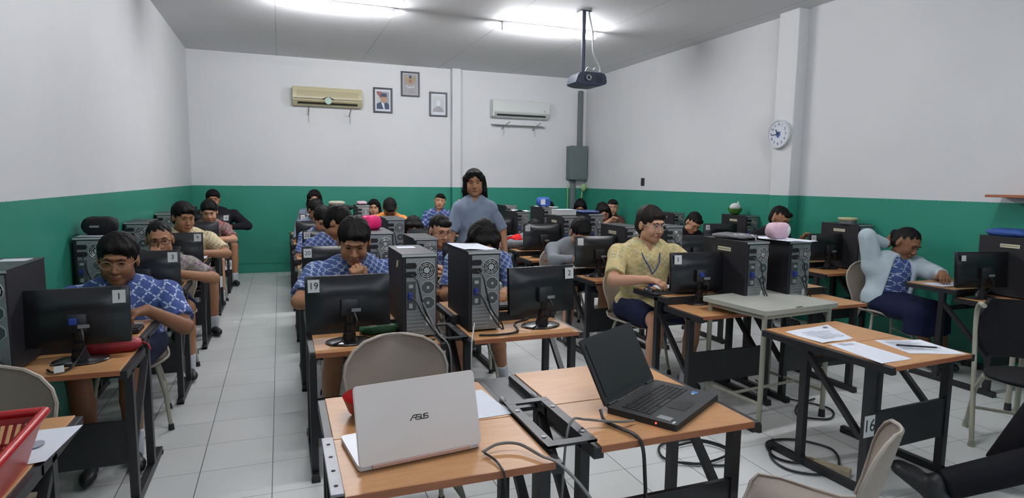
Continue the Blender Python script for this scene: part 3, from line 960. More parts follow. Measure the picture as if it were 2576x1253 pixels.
TOWERS = [
    (-1.125, 2.98, 'large looking black tower nearest along the left wall, a paper slip on its top', 0, 0, 1),
    (-1.105, 4.43, 'tower by the left wall with the black cap shaped bag on it', 0, 0, 1),
    (-1.115, 5.80, 'tower by the left wall behind the head of the boy with big glasses', 0, 0, 1),
    (-1.115, 7.15, 'small looking tower by the left wall half hidden behind the person in cream', 0, 0, 1),
    (-1.115, 8.55, 'last tower on the left wall behind the person in black', 0, 0, 1),
    (.660, 3.07, 'tower with the tan sticker on its side, beside the monitor labelled 19', 0, 0, 1),
    (1.020, 3.10, 'tower covered by a large white sheet of paper', 0, 0, 1),
    (.665, 4.42, 'tower with the hot pink pouch on top', 0, 0, 1),
    (1.000, 4.42, 'low tower behind the tan stickered one, grey top and round fan', 0, 0, .88),
    (.690, 5.80, 'tower right behind the hot pink pouch', 0, 0, 1),
    (1.025, 5.83, 'tower beside the long haired girl in row three, two round vents showing', 0, 0, 1.01),
    (.65, 7.25, 'tower under the dark cloth and tan bag', 0, 0, 1.06),
    (1.07, 8.62, 'tower with a pink and white item on top near the back wall', 0, 0, 1.03),
    (2.915, 3.14, 'large tower behind the cream table with a cream sticker and grey pouch', 0, 1, 1),
    (3.235, 3.10, 'large tower behind the cream table under the pale pink pouch', 0, 0, 1),
    (2.83, 4.50, 'tower with a cream sticker left of the boy in yellow, white edge on top', 0, 1, 1),
    (3.235, 4.50, 'tower right of the face of the boy in yellow', 0, 0, 1),
    (2.93, 5.95, 'tower with a cream sticker and a white box on top', 0, 1, 1),
    (3.25, 5.95, 'tower with a dark blue cloth on top behind the boy in grey', 0, 1, 1.05),
    (2.88, 7.20, 'tower carrying a loose white sheet behind the standing woman', 0, 0, .97),
    (3.29, 7.30, 'tower under the blue bag', 0, 0, 1.08),
    (3.29, 8.70, 'tower furthest back behind the standing woman', 0, 0, 1.0),
    (5.10, 2.66, 'black tower on the right wall under the flat blue bag', 0, 1, 1.02),
    (5.20, 4.22, 'black tower on the right wall under the yellow topped box', 0, 1, 1),
    (5.20, 5.72, 'black tower on the right wall under the green bowl', 0, 1, 1),
    (5.03, 6.90, 'furthest black tower by the right wall, left of the boy in dark jacket', 0, 1, .93),
]
for x, y, l, rz, st, hs in TOWERS:
    o = tower(x, y, l, R(rz), bool(st), hs)
    if abs(x - .66) < .001:
        s = MB().prism([(.0, .0), (.05, -.012), (.065, -.05), (.012, -.035)], 0, .0015, Matrix(((0, 0, -1, -.0895), (1, 0, 0, .10), (0, 1, 0, .40), (0, 0, 0, 1))))
        s.build('torn_sticker', 'label_cream', o)

# ------------------------------------------------------------------ keyboards and mice
def make_keyboard():
    t = thing('keyboard', 'x', 'keyboard')
    MB().box((0, 0, .011), (.40, .14, .018), (R(-3), 0, 0), bev=.004).build('keyboard_body', 'plastic_black', t)
    mb = MB()
    for j in range(5):
        for i in range(19):
            if i in (15,): continue
            mb.box((-.185 + i * .0205, -.05 + j * .024, .0235 - .0012 * (j - 2)), (.0165, .018, .006))
    mb.box((0, 0, .0215), (.385, .118, .003))
    mb.build('keyboard_keys', 'key', t)
    return t
kb0 = make_keyboard()
kused = []
def keyboard(x, y, z, rz, label, group='keyboards behind the monitors'):
    if not kused:
        o = kb0
        kused.append(1)
    else:
        o = copy_tree(kb0)
    o.location = (x, y, z)
    o.rotation_euler = (0, 0, rz)
    o['label'] = label
    if group: o['group'] = group
    return o
ZB = .7165
keyboard(-.86, 3.42, ZB, R(1), 'black keyboard behind the monitor numbered 1')
keyboard(.33, 3.40, ZB, R(1), 'black keyboard behind the monitor labelled 19')
keyboard(1.33, 3.40, ZB, R(1), 'black keyboard behind the monitor labelled 2')
keyboard(-.86, 4.80, ZB, 0, 'black keyboard behind the second monitor by the left wall')
keyboard(-.86, 6.18, ZB, 0, 'black keyboard on the desk of the person in cream batik')
keyboard(-.86, 7.53, ZB, 0, 'black keyboard on the desk of the person in dull red batik')
keyboard(2.74, 3.52, ZB, R(-2), 'black keyboard in front of the boy in yellow batik')
keyboard(2.68, 4.88, ZB, R(-2), 'black keyboard in front of the boy in the grey sweater')
keyboard(2.66, 6.24, ZB, R(-2), 'black keyboard next to the red and grey sleeve')
def mouse(x, y, z, rz, label, mat='plastic_black'):
    t = thing('computer_mouse', label, 'mouse', (x, y, z), rz)
    mb = MB().ell((0, 0, .0), (.030, .052, .034))
    bmesh.ops.bisect_plane(mb.bm, geom=list(mb.bm.verts) + list(mb.bm.edges) + list(mb.bm.faces), plane_co=(0, 0, 0), plane_no=(0, 0, -1), clear_outer=True)
    mb.build('mouse_shell', mat, t, smooth=60)
    MB().cyl((-.003, -.03, .028), (.003, -.03, .028), .006, seg=10).build('scroll_wheel', 'steel_grey', t)
mouse(2.395, 3.60, ZB, 0, 'black mouse under the hand of the boy in yellow batik')
mouse(2.52, 4.62, ZT, .3, 'black mouse with red glow by the foot of the blank labelled monitor')
MB_ = MB().box((0, 0, .002), (.20, .17, .004), bev=.001)
tag(MB_.build('mouse_pad', 'rubber', None, (2.47, 3.56, ZB), smooth=None), 'black mouse pad under the hand of the boy in yellow', 'mouse pad')

# ------------------------------------------------------------------ laptops
def rrect(w, h, r, n=5):
    out = []
    for sx, sy, a0 in ((1, 1, 0), (-1, 1, 90), (-1, -1, 180), (1, -1, 270)):
        for k in range(n + 1):
            a = R(a0 + 90 * k / n)
            out.append((sx * (w / 2 - r) + r * math.cos(a), sy * (h / 2 - r) + r * math.sin(a)))
    return out
# pearl white laptop, lid back towards the camera
t = thing('laptop', 'open pearl white laptop with a brand mark on its lid, seen from behind', 'laptop', (.370, 1.692, ZT + .0005), R(7))
MB().prism(rrect(.375, .235, .014), .004, .018, Matrix.Translation((0, .1175, 0))).build('laptop_base', 'laptop_base', t, smooth=30)
mb = MB()
for j in range(5):
    for i in range(15):
        mb.box((-.14 + i * .02, .07 + j * .021, .0190), (.016, .017, .003))
mb.build('laptop_keys', 'laptop_base', t)
lean = R(-17)
lid = MB().prism(rrect(.375, .224, .013), -.004, .004, Euler((pi / 2 + lean, 0, 0)).to_matrix().to_4x4())
bmesh.ops.bevel(lid.bm, geom=[e for e in lid.bm.edges if len(e.link_faces) == 2 and abs(e.calc_face_angle(0)) > 1.2], offset=.0025, segments=2, affect='EDGES')
o = lid.build('laptop_lid', 'laptop_white', t, (0, -.004 - .112 * math.sin(lean), .016 + .112 * math.cos(lean)), smooth=35)
MB().box((0, .003, 0), (.35, .20, .001)).build('screen', 'screen_off', o, (0, .0055, 0), (pi / 2 + lean, 0, 0))
MB().box((.0, 0, 0), (.30, .010, .014), bev=.003).build('hinge_bar', 'laptop_pink', t, (0, -.002, .012))
MB().box((.0, .118, .003), (.368, .228, .006), bev=.002).build('bottom_edge', 'laptop_pink', t)
# brand lettering drawn as slim strokes
mb = MB()
def stroke(a, b, wd=.0026):
    mb.bar((a[0], 0, a[1]), (b[0], 0, b[1]), wd, .0008, up=(0, 1, 0))
LX = -.0265
stroke((LX - .003, -.007), (LX + .008, .007)); stroke((LX + .008, .007), (LX + .020, .007)); stroke((LX + .0065, .0005), (LX + .015, .0005))
stroke((LX + .0145, -.007), (LX + .0145, .0015))
for k in (0, 1):
    x = LX + .0175 + k * .0235
    stroke((x, .0065), (x + .012, .0065)); stroke((x, .0065), (x, .0)); stroke((x, .0), (x + .011, .0)); stroke((x + .011, .0), (x + .011, -.0065)); stroke((x + .011, -.0065), (x - .001, -.0065))
x = LX + .0315
stroke((x, .007), (x, -.0065)); stroke((x, -.0065), (x + .0075, -.0065)); stroke((x + .0075, -.0065), (x + .0075, .007))
mb.build('brand_mark', 'ink', o, (0, -.0046, 0), (lean, 0, 0))

# matt black laptop, turned
t = thing('laptop', 'open matt black laptop with dark screen, turned towards the right', 'laptop', (1.235, 1.94, ZT + .0005), R(31))
MB().prism(rrect(.395, .262, .010), 0, .022, Matrix.Translation((0, -.131, 0))).build('laptop_base', 'laptop_black', t, smooth=30)
mb = MB()
for j in range(6):
    for i in range(17):
        if j == 5 and 4 < i < 10: continue
        mb.box((-.155 + i * .0193, -.050 - j * .0188, .0228), (.0162, .0155, .003))
mb.box((-.03, -.144, .0228), (.09, .0155, .003))
mb.build('laptop_keys', 'key', t)
MB().box((-.01, -.20, .0223), (.10, .066, .0012)).build('touchpad', 'screen_off', t)
MB().box((.150, -.185, .0225), (.024, .022, .0012)).build('blue_sticker', 'sticker_blue', t)
MB().box((.130, -.186, .0227), (.012, .010, .0012)).build('small_sticker', 'sticker_white', t)
MB().box((-.160, -.205, .0225), (.034, .050, .0012)).build('grey_sticker', 'zinc', t)
MB().box((-.180, -.246, .0225), (.020, .008, .0012)).build('white_sticker', 'sticker_white', t)
MB().ell((-.1985, -.19, .012), (.002, .003, .003), seg=8).build('red_light', 'led_red', t)
la = R(28)
lid = MB().prism(rrect(.395, .250, .010), -.004, .004, Euler((pi / 2 - la, 0, 0)).to_matrix().to_4x4())
o = lid.build('laptop_lid', 'laptop_black', t, (0, .006 + .125 * math.sin(la), .020 + .125 * math.cos(la)), smooth=30)
MB().box((0, 0, 0), (.35, .20, .0012)).build('screen', 'screen_off', o, (0, -.0040, .005), (pi / 2 - la, 0, 0))
for s in (-1, 1):
    MB().cyl((s * .15 - .03, .004, .020), (s * .15 + .03, .004, .020), .009, seg=12).build('laptop_hinge', 'plastic_black', t, smooth=40)

# ------------------------------------------------------------------ chairs
def make_chair():
    t = thing('moulded_chair', 'x', 'chair')
    prof = [(-.215, .385, .13), (-.20, .40, .175), (-.12, .398, .20), (0, .385, .21), (.10, .383, .21), (.165, .405, .20), (.195, .45, .185),
            (.215, .51, .195), (.235, .58, .22), (.25, .65, .228), (.262, .70, .215), (.272, .745, .18), (.279, .775, .13), (.283, .79, .06)]
    grid = []
    n = 12
    for y, z, hw in prof:
        row = []
        for i in range(n + 1):
            u = -1 + 2 * i / n
            if z > .44:
                row.append((u * hw, y - .055 * (abs(u) ** 2) * (hw / .22), z))
            else:
                row.append((u * hw, y, z + .022 * abs(u) ** 3 - .01 * (1 - u * u)))
        grid.append(row)
    sh = MB().sheet(grid, .007)
    sh.build('seat_shell', 'chair_shell', t, smooth=60)
    edge = [g[0] for g in grid] + [grid[-1][i] for i in range(1, n)] + [g[-1] for g in reversed(grid)] + [grid[0][i] for i in range(n - 1, 0, -1)]
    MB().tube(edge, .0075, 6, True).build('shell_rim', 'chair_rim', t, smooth=60)
    for sx in (-1, 1):
        for sy in (-1, 1):
            mb = MB().tube([(sx * .14, sy * .10, .375), (sx * .18, sy * .15, .20), (sx * .20, sy * .19, .012)], .0115, 8)
            l = mb.build('chair_leg', 'tube_beige', t, smooth=60)
            MB().cyl((sx * .20, sy * .19, 0), (sx * .199, sy * .188, .035), .017, .014, seg=10).build('rubber_cap', 'rubber', l, smooth=60)
    for s in (-1, 1):
        MB().tube([(s * .178, -.15, .20), (s * .178, .15, .20)], .008, 6).build('side_rail', 'tube_beige', t, smooth=60)
        MB().tube([(-.14, s * .10, .372), (.14, s * .10, .372)], .010, 6).build('cross_rail', 'tube_beige', t, smooth=60)
    return t
ch0 = make_chair()
chused = []
def chair(x, y, rz, label, group='moulded beige chairs', s=1.):
    if not chused:
        o = ch0
        chused.append(1)
    else:
        o = copy_tree(ch0)
    o.location = (x, y, 0)
    o.rotation_euler = (0, 0, rz)
    o.scale = (s, s, s)
    o['label'] = label
    o['group'] = group
    return o
chair(.47, 2.40, R(4), 'empty beige chair whose round back rises behind the white laptop')
chair(-.985, 2.38, R(8), 'empty beige chair at the left edge behind the red basket')
chair(1.625, 1.475, R(-146), 'beige chair in the near foreground seen edge on, beside the papers desk', s=.92)

# small cream table
def cream_table(x, y, rz, label, w=.62, d=.50, z=.72, brace=True):
    t = thing('small_table', label, 'table', (x, y, 0), rz)
    mb = MB().prism(rrect(w, d, .035), z - .028, z)
    bmesh.ops.bevel(mb.bm, geom=[e for e in mb.bm.edges if abs(e.calc_face_angle(0)) > 1.2], offset=.006, segments=2, affect='EDGES')
    mb.build('tabletop', 'table_cream', t, smooth=35)
    for sx in (-1, 1):
        for sy in (-1, 1):
            px, py = sx * (w / 2 - .045), sy * (d / 2 - .045)
            l = MB().cyl((px, py, .02), (px, py, z - .028), .0155, seg=14).build('table_leg', 'tube_beige', t, smooth=50)
            MB().cyl((px, py, 0), (px, py, .05), .021, .018, seg=12).build('rubber_cap', 'rubber', l, smooth=50)
    mb = MB()
    for sy in (-1, 1):
        mb.cyl((-(w / 2 - .045), sy * (d / 2 - .045), z - .05), (w / 2 - .045, sy * (d / 2 - .045), z - .05), .012, seg=8)
    for sx in (-1, 1):
        mb.cyl((sx * (w / 2 - .045), -(d / 2 - .045), z - .05), (sx * (w / 2 - .045), d / 2 - .045, z - .05), .012, seg=8)
    mb.build('frame_rail', 'tube_beige', t, smooth=50)
    if brace:
        mb = MB()
        for sx in (-1, 1):
            mb.cyl((sx * (w / 2 - .045), -(d / 2 - .045), .17), (sx * (w / 2 - .045), d / 2 - .045, .17), .010, seg=8)
        mb.cyl((-(w / 2 - .045), 0, .17), (w / 2 - .045, 0, .17), .010, seg=8)
        mb.build('stretcher', 'tube_beige', t, smooth=50)
    return t
ct = cream_table(2.90, 3.0, R(6), 'small cream table on thin tube legs standing before the two large towers', .66, .52, .745)
MB().box((-.03, -.245, .7462), (.05, .012, .002)).build('black_mark', 'plastic_black', ct)
cream_table(4.80, 2.33, R(4), 'cream table top cut off by the right picture edge', .70, .45, .72, False)
gt = thing('folded_table', 'dull green table top with a ribbed pale edge at the right picture edge', 'table', (4.42, 2.12, 0), R(4))
MB().box((0, 0, .70), (.72, .34, .022), bev=.004).build('tabletop', new_mat('dull_green_top', (.09, .12, .10), .35, noise=.3), gt)
mb = MB()
for k in range(16):
    mb.cyl((-.362, -.165 + k * .022, .689), (-.362, -.165 + k * .022, .713), .011, seg=8)
mb.build('ribbed_edge', 'table_cream', gt, smooth=40)
for sx in (-1, 1):
    for sy in (-1, 1):
        MB().cyl((sx * .31, sy * .13, 0), (sx * .31, sy * .13, .69), .014, seg=10).build('table_leg', 'tube_beige', gt, smooth=50)

# padded black chair with beige tube frame
t = thing('padded_chair', 'black padded chair on a beige tube frame at the right edge', 'chair', (3.88, 2.10, 0), R(-52))
mb = MB().ell((0, -.20, .46), (.20, .19, .035), seg=24)
mb.build('seat_pad', 'bag_black', t, smooth=60)
grid = []
for j in range(9):
    z = .50 + .32 * j / 8
    hw = .20 * math.sin(pi * (.18 + .64 * j / 8)) ** .5
    grid.append([(hw * (-1 + 2 * i / 8), .10 + .10 * j / 8 - .05 * abs(-1 + 2 * i / 8) ** 2, z) for i in range(9)])
MB().sheet(grid, .03).build('back_pad', 'bag_black', t, smooth=60)
for s in (-1, 1):
    mb = MB().tube(smooth_path([(s * .20, -.02, .80), (s * .21, .08, .79), (s * .215, .12, .70), (s * .21, .05, .40), (s * .21, -.12, .02)]), .0135, 10)
    mb.cyl((s * .21, -.12, 0), (s * .21, -.122, .04), .019, .015, seg=10)
    mb.build('chair_leg', 'tube_beige', t, smooth=60)
    mb = MB().tube([(s * .19, -.20, .45), (s * .20, .02, .30), (s * .205, .22, .02)], .0125, 10)
    mb.cyl((s * .205, .22, 0), (s * .205, .218, .04), .018, .015, seg=10)
    mb.build('chair_leg', 'tube_beige', t, smooth=60)
MB().tube([(-.20, -.20, .43), (.20, -.20, .43)], .011, 8).build('cross_rail', 'tube_beige', t, smooth=60)
MB().tube([(-.205, .12, .16), (.205, .12, .16)], .010, 8).build('cross_rail', 'tube_beige', t, smooth=60)

# ------------------------------------------------------------------ papers
def paper(name, label, pts, z, group=None, mat='paper', n=6, curl=.0025, cat='paper', th=.0006):
    """sheet spanned by four corners (counter clockwise), slightly wavy"""
    p = [Vector((a, b, 0)) for a, b in pts]
    grid = []
    for j in range(n + 1):
        v = j / n
        row = []
        for i in range(n + 1):
            u = i / n
            q = (p[0] * (1 - u) + p[1] * u) * (1 - v) + (p[3] * (1 - u) + p[2] * u) * v
            row.append((q.x, q.y, z + .0012 + curl * (math.sin(3 * u + 1) * math.cos(2.4 * v)) ** 2))
        grid.append(row)
    o = MB().sheet(grid, th).build(name, mat, smooth=60)
    return tag(o, label, cat, group)
def printlines(parent, org, ang, w, rows, step, z, mat='paper_grey', seedv=1):
    rnd = random.Random(seedv)
    mb = MB()
    for k in range(rows):
        L = w * (.35 + .6 * rnd.random())
        mb.box((L / 2, -k * step, 0), (L, step * .28, .0003))
    return mb.build('printed_text', mat, parent, (org[0], org[1], z), (0, 0, ang))
p1 = paper('paper_sheet', 'printed exam sheet with a round crest, on desk 16 nearest the cream table', [(2.60, 2.31), (2.84, 2.33), (2.98, 2.62), (2.60, 2.56)], ZT, curl=.004)
printlines(p1, (2.66, 2.50), R(4), .22, 9, .017, ZT + .0075)
c = MB().cyl((2.90, 2.565, ZT + .0070), (2.90, 2.565, ZT + .0078), .014, seg=20).build('crest', 'paper_grey', p1)
p2 = paper('paper_sheet', 'mostly blank sheet with a small box print at the near edge of desk 16', [(2.57, 1.95), (2.78, 1.96), (2.80, 2.29), (2.62, 2.29)], ZT, curl=.001)
printlines(p2, (2.66, 2.27), R(0), .10, 3, .015, ZT + .004)
p3 = paper('paper_sheet', 'stack of printed sheets under the pen on desk 16', [(2.86, 2.03), (3.12, 1.93), (3.17, 2.20), (2.92, 2.27)], ZT, curl=.002, th=.006)
printlines(p3, (2.93, 2.23), R(-16), .22, 10, .018, ZT + .0095, seedv=3)
pn = thing('pen', 'black pen lying on the stack of printed sheets', 'pen', (0, 0, 0))
MB().cyl((2.90, 2.13, ZT + .014), (3.05, 2.03, ZT + .014), .0045, seg=8).build('pen_barrel', 'plastic_black', pn, smooth=60)
MB().cyl((3.05, 2.03, ZT + .014), (3.068, 2.018, ZT + .013), .004, .001, seg=8).build('pen_tip', 'zinc_bright', pn, smooth=60)
paper('paper_sheet', 'white sheet lying beside the white laptop near the bracket frame', [(.56, 1.93), (.745, 1.94), (.72, 2.21), (.54, 2.21)], ZT, curl=.001)
pl = paper('paper_sheet', 'printed slip with a faint grey stamp overhanging the front left desk', [(-.78, 2.02), (-.652, 2.04), (-.630, 2.31), (-.78, 2.30)], ZT, curl=.002)
MB().prism(ellp(0, 0, .021, .030), 0, .0004).build('grey_stamp', 'paper_grey', pl, (-.715, 2.17, ZT + .006))
ZTW = ZT + .44
paper('paper_sheet', 'large white sheet spread over the tower beside the monitor labelled 2', [(.925, 3.16), (1.105, 3.14), (1.10, 3.46), (.925, 3.53)], ZTW, curl=.006)
paper('paper_slip', 'white label slip on top of the tower with the tan sticker', [(.60, 3.34), (.70, 3.34), (.70, 3.43), (.60, 3.43)], ZTW, curl=0)
paper('paper_slip', 'white slip on top of the nearest tower at the left edge', [(-1.17, 3.26), (-1.06, 3.26), (-1.06, 3.36), (-1.17, 3.36)], ZTW, curl=0)
paper('paper_sheet', 'white sheet under the black cap shaped bag on the left wall tower', [(-1.19, 4.46), (-1.02, 4.46), (-1.02, 4.78), (-1.19, 4.78)], ZTW, curl=.002)
paper('paper_sheet', 'white sheet folded open on the tower behind the standing woman', [(2.79, 7.20), (2.98, 7.18), (3.03, 7.45), (2.83, 7.50)], ZT + .427, curl=.02)
paper('paper_sheet', 'white sheet under the pale pink pouch', [(3.10, 3.06), (3.32, 3.04), (3.34, 3.42), (3.10, 3.46)], ZTW, curl=.006)
paper('paper_sheet', 'white sheet in front of the boy in yellow batik, under his monitor', [(2.50, 3.62), (2.86, 3.60), (2.88, 3.78), (2.56, 3.80)], ZB, curl=.006)
paper('paper_sheet', 'white sheet under the hand of the boy in the grey sweater', [(2.42, 4.78), (2.52, 4.78), (2.54, 5.00), (2.44, 5.0)], ZB, curl=.003)
paper('paper_sheet', 'white sheet on the keyboard of the person in cream batik', [(-.74, 6.07), (-.645, 6.07), (-.645, 6.30), (-.74, 6.30)], ZB + .03, curl=.003)
paper('paper_sheet', 'white sheet by the fingers of the boy in blue batik at the left desk', [(-.76, 3.52), (-.70, 3.52), (-.69, 3.62), (-.75, 3.62)], ZB, curl=.003, th=.004)
paper('paper_sheet', 'open page under the hand of the girl in the pale cardigan', [(4.66, 3.10), (5.0, 3.06), (5.02, 3.24), (4.68, 3.28)], ZB, curl=.004)
paper('paper_sheet', 'white edge sheet under the blue bag', [(3.20, 7.30), (3.42, 7.28), (3.42, 7.6), (3.20, 7.6)], ZT + .475, curl=.01)

# ------------------------------------------------------------------ pouches and bags
def pouch(name, label, cat, loc, rz, size, mat, zip_mat='steel_grey', body=None, zipper=True):
    t = thing(name, label, cat, loc, rz)
    w, d, h = size
    n, m = 20, 12
    grid = []
    for j in range(m + 1):
        v = pi * j / m
        row = []
        for i in range(n + 1):
            u = 2 * pi * i / n
            sx = math.copysign(abs(math.cos(u)) ** .45, math.cos(u))
            sy = math.copysign(abs(math.sin(u)) ** .6, math.sin(u))
            rr = max(math.sin(v), 0) ** .38
            row.append((sx * rr * w / 2, sy * rr * d / 2, h / 2 - math.cos(v) * h / 2 + .004 * math.sin(5 * u + 3 * v)))
        grid.append(row)
    MB().sheet(grid).build('pouch_body', mat, t, smooth=70)
    if zipper:
        MB().tube(smooth_path([(-w * .38, -d * .18, h * .90), (0, -d * .30, h * .93), (w * .38, -d * .18, h * .90)]), .004, 6).build('zipper', zip_mat, t, smooth=60)
    return t
pp = pouch('pencil_case', 'red pencil case on the desk behind the monitor numbered 1', 'pencil case', (-.76, 3.255, ZT), R(6), (.26, .085, .065), 'red_pouch')
MB().tube(smooth_path([(.12, 0, .04), (.15, -.02, .03), (.165, -.05, .008)]), .005, 6).build('wrist_strap', 'red_pouch', pp, smooth=60)
pouch('pencil_case', 'green pencil case lying between the monitor labelled 19 and its tower', 'pencil case', (.475, 3.235, ZT), R(-4), (.21, .09, .05), 'bag_green', 'label_cream')
pouch('pencil_case', 'hot pink rolled pouch on a tower in the middle block', 'pouch', (.635, 4.66, ZTW), R(35), (.15, .11, .105), 'pink_hot', 'pink_hot', zipper=False)
pk = pouch('pencil_case', 'pale pink and white pouch on the tower behind the cream table', 'pencil case', (3.17, 3.24, ZTW + .009), R(8), (.20, .085, .105), 'pink_pale', 'white_cloth')
MB().ell((.060, 0, .053), (.045, .0455, .052), seg=16).build('white_end', 'white_cloth', pk, smooth=60)
gp = pouch('pencil_case', 'dark grey flat pouch with a metal zip on the stickered tower behind the cream table', 'pencil case', (2.92, 3.37, ZTW), R(12), (.19, .30, .035), new_mat('grey_pouch_cloth', (.10, .10, .11), .6, bump=.4, bscale=40), 'zinc_bright')
MB().tube([(.0, -.13, .034), (.01, -.155, .02), (.012, -.165, -.02)], .005, 6).build('zip_pull', 'zinc_bright', gp, smooth=60)
cb = pouch('bag', 'black cap shaped bag on the second tower by the left wall', 'bag', (-1.09, 4.62, ZTW + .004), R(5), (.20, .19, .11), 'bag_black', 'zinc_bright')
MB().box((-.02, -.095, .055), (.05, .003, .012)).build('bag_logo', 'steel_grey', cb)
pouch('bag', 'flat bright blue bag on the tower at the far right', 'bag', (5.09, 2.92, ZT + .449), R(-5), (.20, .30, .055), 'bag_blue', 'bag_blue', zipper=False)
bb = pouch('bag', 'blue and white printed bag standing on a tower near the corner', 'bag', (3.27, 7.45, ZT + .477), R(10), (.19, .12, .125), 'bag_blue', 'zinc_bright')
MB().box((-.045, -.060, .065), (.07, .004, .07), bev=.001).build('bag_print', 'sticker_white', bb)
pouch('cloth_bundle', 'tan cloth bundle on the dark cloth in the aisle row', 'cloth', (.62, 7.42, ZT + .505), R(5), (.19, .14, .05), 'bag_tan', zipper=False)
pouch('cloth_bundle', 'dark cloth draped over a tower in the aisle row under the tan bundle', 'cloth', (.66, 7.42, ZT + .455), R(0), (.30, .28, .05), 'bag_black', zipper=False)
pw = pouch('pencil_case', 'pink and white item on the tower near the back wall', 'pencil case', (1.07, 8.78, ZT + .456), R(5), (.14, .12, .05), 'pink_pale', 'denim')
wb_ = thing('plastic_box', 'flat white box on the tower with a cream sticker near the corner', 'box', (2.95, 6.15, ZT + .4405))
MB().box((.0, 0, .03), (.22, .18, .055), bev=.008).build('box_body', 'white_cloth', wb_)
MB().box((.0, 0, .060), (.225, .185, .012), bev=.004).build('box_lid', 'sticker_white', wb_)
pouch('cloth_bundle', 'dark blue cloth on a tower behind the boy in the grey sweater', 'cloth', (3.24, 6.15, ZT + .463), 0, (.22, .30, .03), 'denim', zipper=False)
# green bowl with a bag in it, yellow topped box
t = thing('bowl', 'green plastic bowl on the right wall tower holding a pale knotted bag', 'bowl', (5.14, 5.95, ZTW))
prof = [(.035, 0), (.06, .02), (.078, .05), (.085, .075)]
mb = MB()
for (r0, z0), (r1, z1) in zip(prof, prof[1:]):
    mb.cyl((0, 0, z0), (0, 0, z1), r0, r1, seg=24, caps=(z0 == 0))
mb.build('bowl_body', 'bowl_green', t, smooth=50)
tag(MB().ell((5.14, 5.95, ZTW + .09), (.068, .06, .05)).ell((5.18, 5.95, ZTW + .13), (.012, .012, .03)).build('plastic_bag', 'white_cloth', smooth=60),
    'pale knotted plastic bag inside the green bowl', 'bag')
t = thing('food_box', 'round box with a bright yellow lid on the right wall tower', 'box', (5.15, 4.38, ZTW))
MB().cyl((0, 0, 0), (0, 0, .04), .072, .08, seg=28).build('box_body', 'zinc', t, smooth=40)
MB().cyl((0, 0, .040), (0, 0, .060), .086, .082, seg=28).build('box_lid', 'yellow_plastic', t, smooth=40)
MB().ring((0, 0, .053), .084, .006, 'Z').build('lid_rim', 'sticker_white', t, smooth=40)

# red basket
t = thing('plastic_basket', 'large red slatted plastic basket in the near left corner', 'basket', (-.885, 1.75, ZT), R(2))
w, d, h, b = .48, .64, .138, .84
mb = MB()
rim = [(-w / 2, -d / 2), (w / 2, -d / 2), (w / 2, d / 2), (-w / 2, d / 2)]
low = [(x * b, y * b) for x, y in rim]
for i in range(4):
    (x0, y0), (x1, y1) = rim[i], rim[(i + 1) % 4]
    (u0, v0), (u1, v1) = low[i], low[(i + 1) % 4]
    mb.tube([(x0, y0, h), (x1, y1, h)], .013, 8)
    mb.bar((x0 * .98, y0 * .98, h - .018), (x1 * .98, y1 * .98, h - .018), .034, .006, up=(0, 0, 1)) if False else None
mb.build('basket_rim', 'red_plastic', t, smooth=60)
MB().box((0, 0, .004), (w * b, d * b, .008), bev=.002).build('basket_floor', 'red_plastic', t)
for i in range(4):
    (x0, y0), (x1, y1) = rim[i], rim[(i + 1) % 4]
    (u0, v0), (u1, v1) = low[i], low[(i + 1) % 4]
    def at(f, g):
        return Vector(((u0 * (1 - f) + u1 * f) * (1 - g) + (x0 * (1 - f) + x1 * f) * g, (v0 * (1 - f) + v1 * f) * (1 - g) + (y0 * (1 - f) + y1 * f) * g, h * g))
    mb = MB()
    if i == 1:
        mb.sheet([[at(0, 0), at(1, 0)], [at(0, 1), at(1, 1)]], .004)
    else:
        for g0, g1 in ((0, .12), (.80, 1.0), (.40, .46)):
            mb.sheet([[at(0, g0), at(1, g0)], [at(0, g1), at(1, g1)]], .004)
        for k in range(25):
            f0 = k / 24 * .97
            mb.sheet([[at(f0, .1), at(f0 + .018, .1)], [at(f0, .82), at(f0 + .018, .82)]], .004)
    mb.build('basket_side', 'red_plastic', t)
MB().sheet([[(-.16, d / 2, h), (.02, d / 2, h)], [(-.15, d / 2 + .004, h + .03), (.0, d / 2 + .004, h + .03)]], .006).build('basket_handle', 'red_plastic', t)
tag(MB().box((0, 0, 0), (.30, .34, .003), bev=.001).build('clear_folder', new_mat('grey_clear_folder', (.22, .21, .24), .25, noise=.1), None, (-.90, 1.80, ZT + .062), (R(8), R(-9), R(20))),
    'grey translucent folder lying inside the red basket', 'folder')
t = thing('plastic_bowl', 'dark red bowl half hidden behind the white laptop', 'bowl', (.285, 2.10, ZT))
mb = MB()
prof = [(.05, 0), (.085, .02), (.098, .055), (.104, .07)]
for (r0, z0), (r1, z1) in zip(prof, prof[1:]):
    mb.cyl((0, 0, z0), (0, 0, z1), r0, r1, seg=28, caps=(z0 == 0))
mb.build('bowl_body', 'red_plastic', t, smooth=50)
MB().ell((-.02, -.02, .045), (.05, .04, .03)).build('pale_contents', 'white_cloth', t, smooth=60)
t = thing('water_cup', 'small white cup by the aisle edge of the desk labelled 20', 'cup', (.16, 4.93, ZB))
MB().cyl((0, 0, 0), (0, 0, .06), .028, .035, seg=20).build('cup_body', 'white_cloth', t, smooth=40)

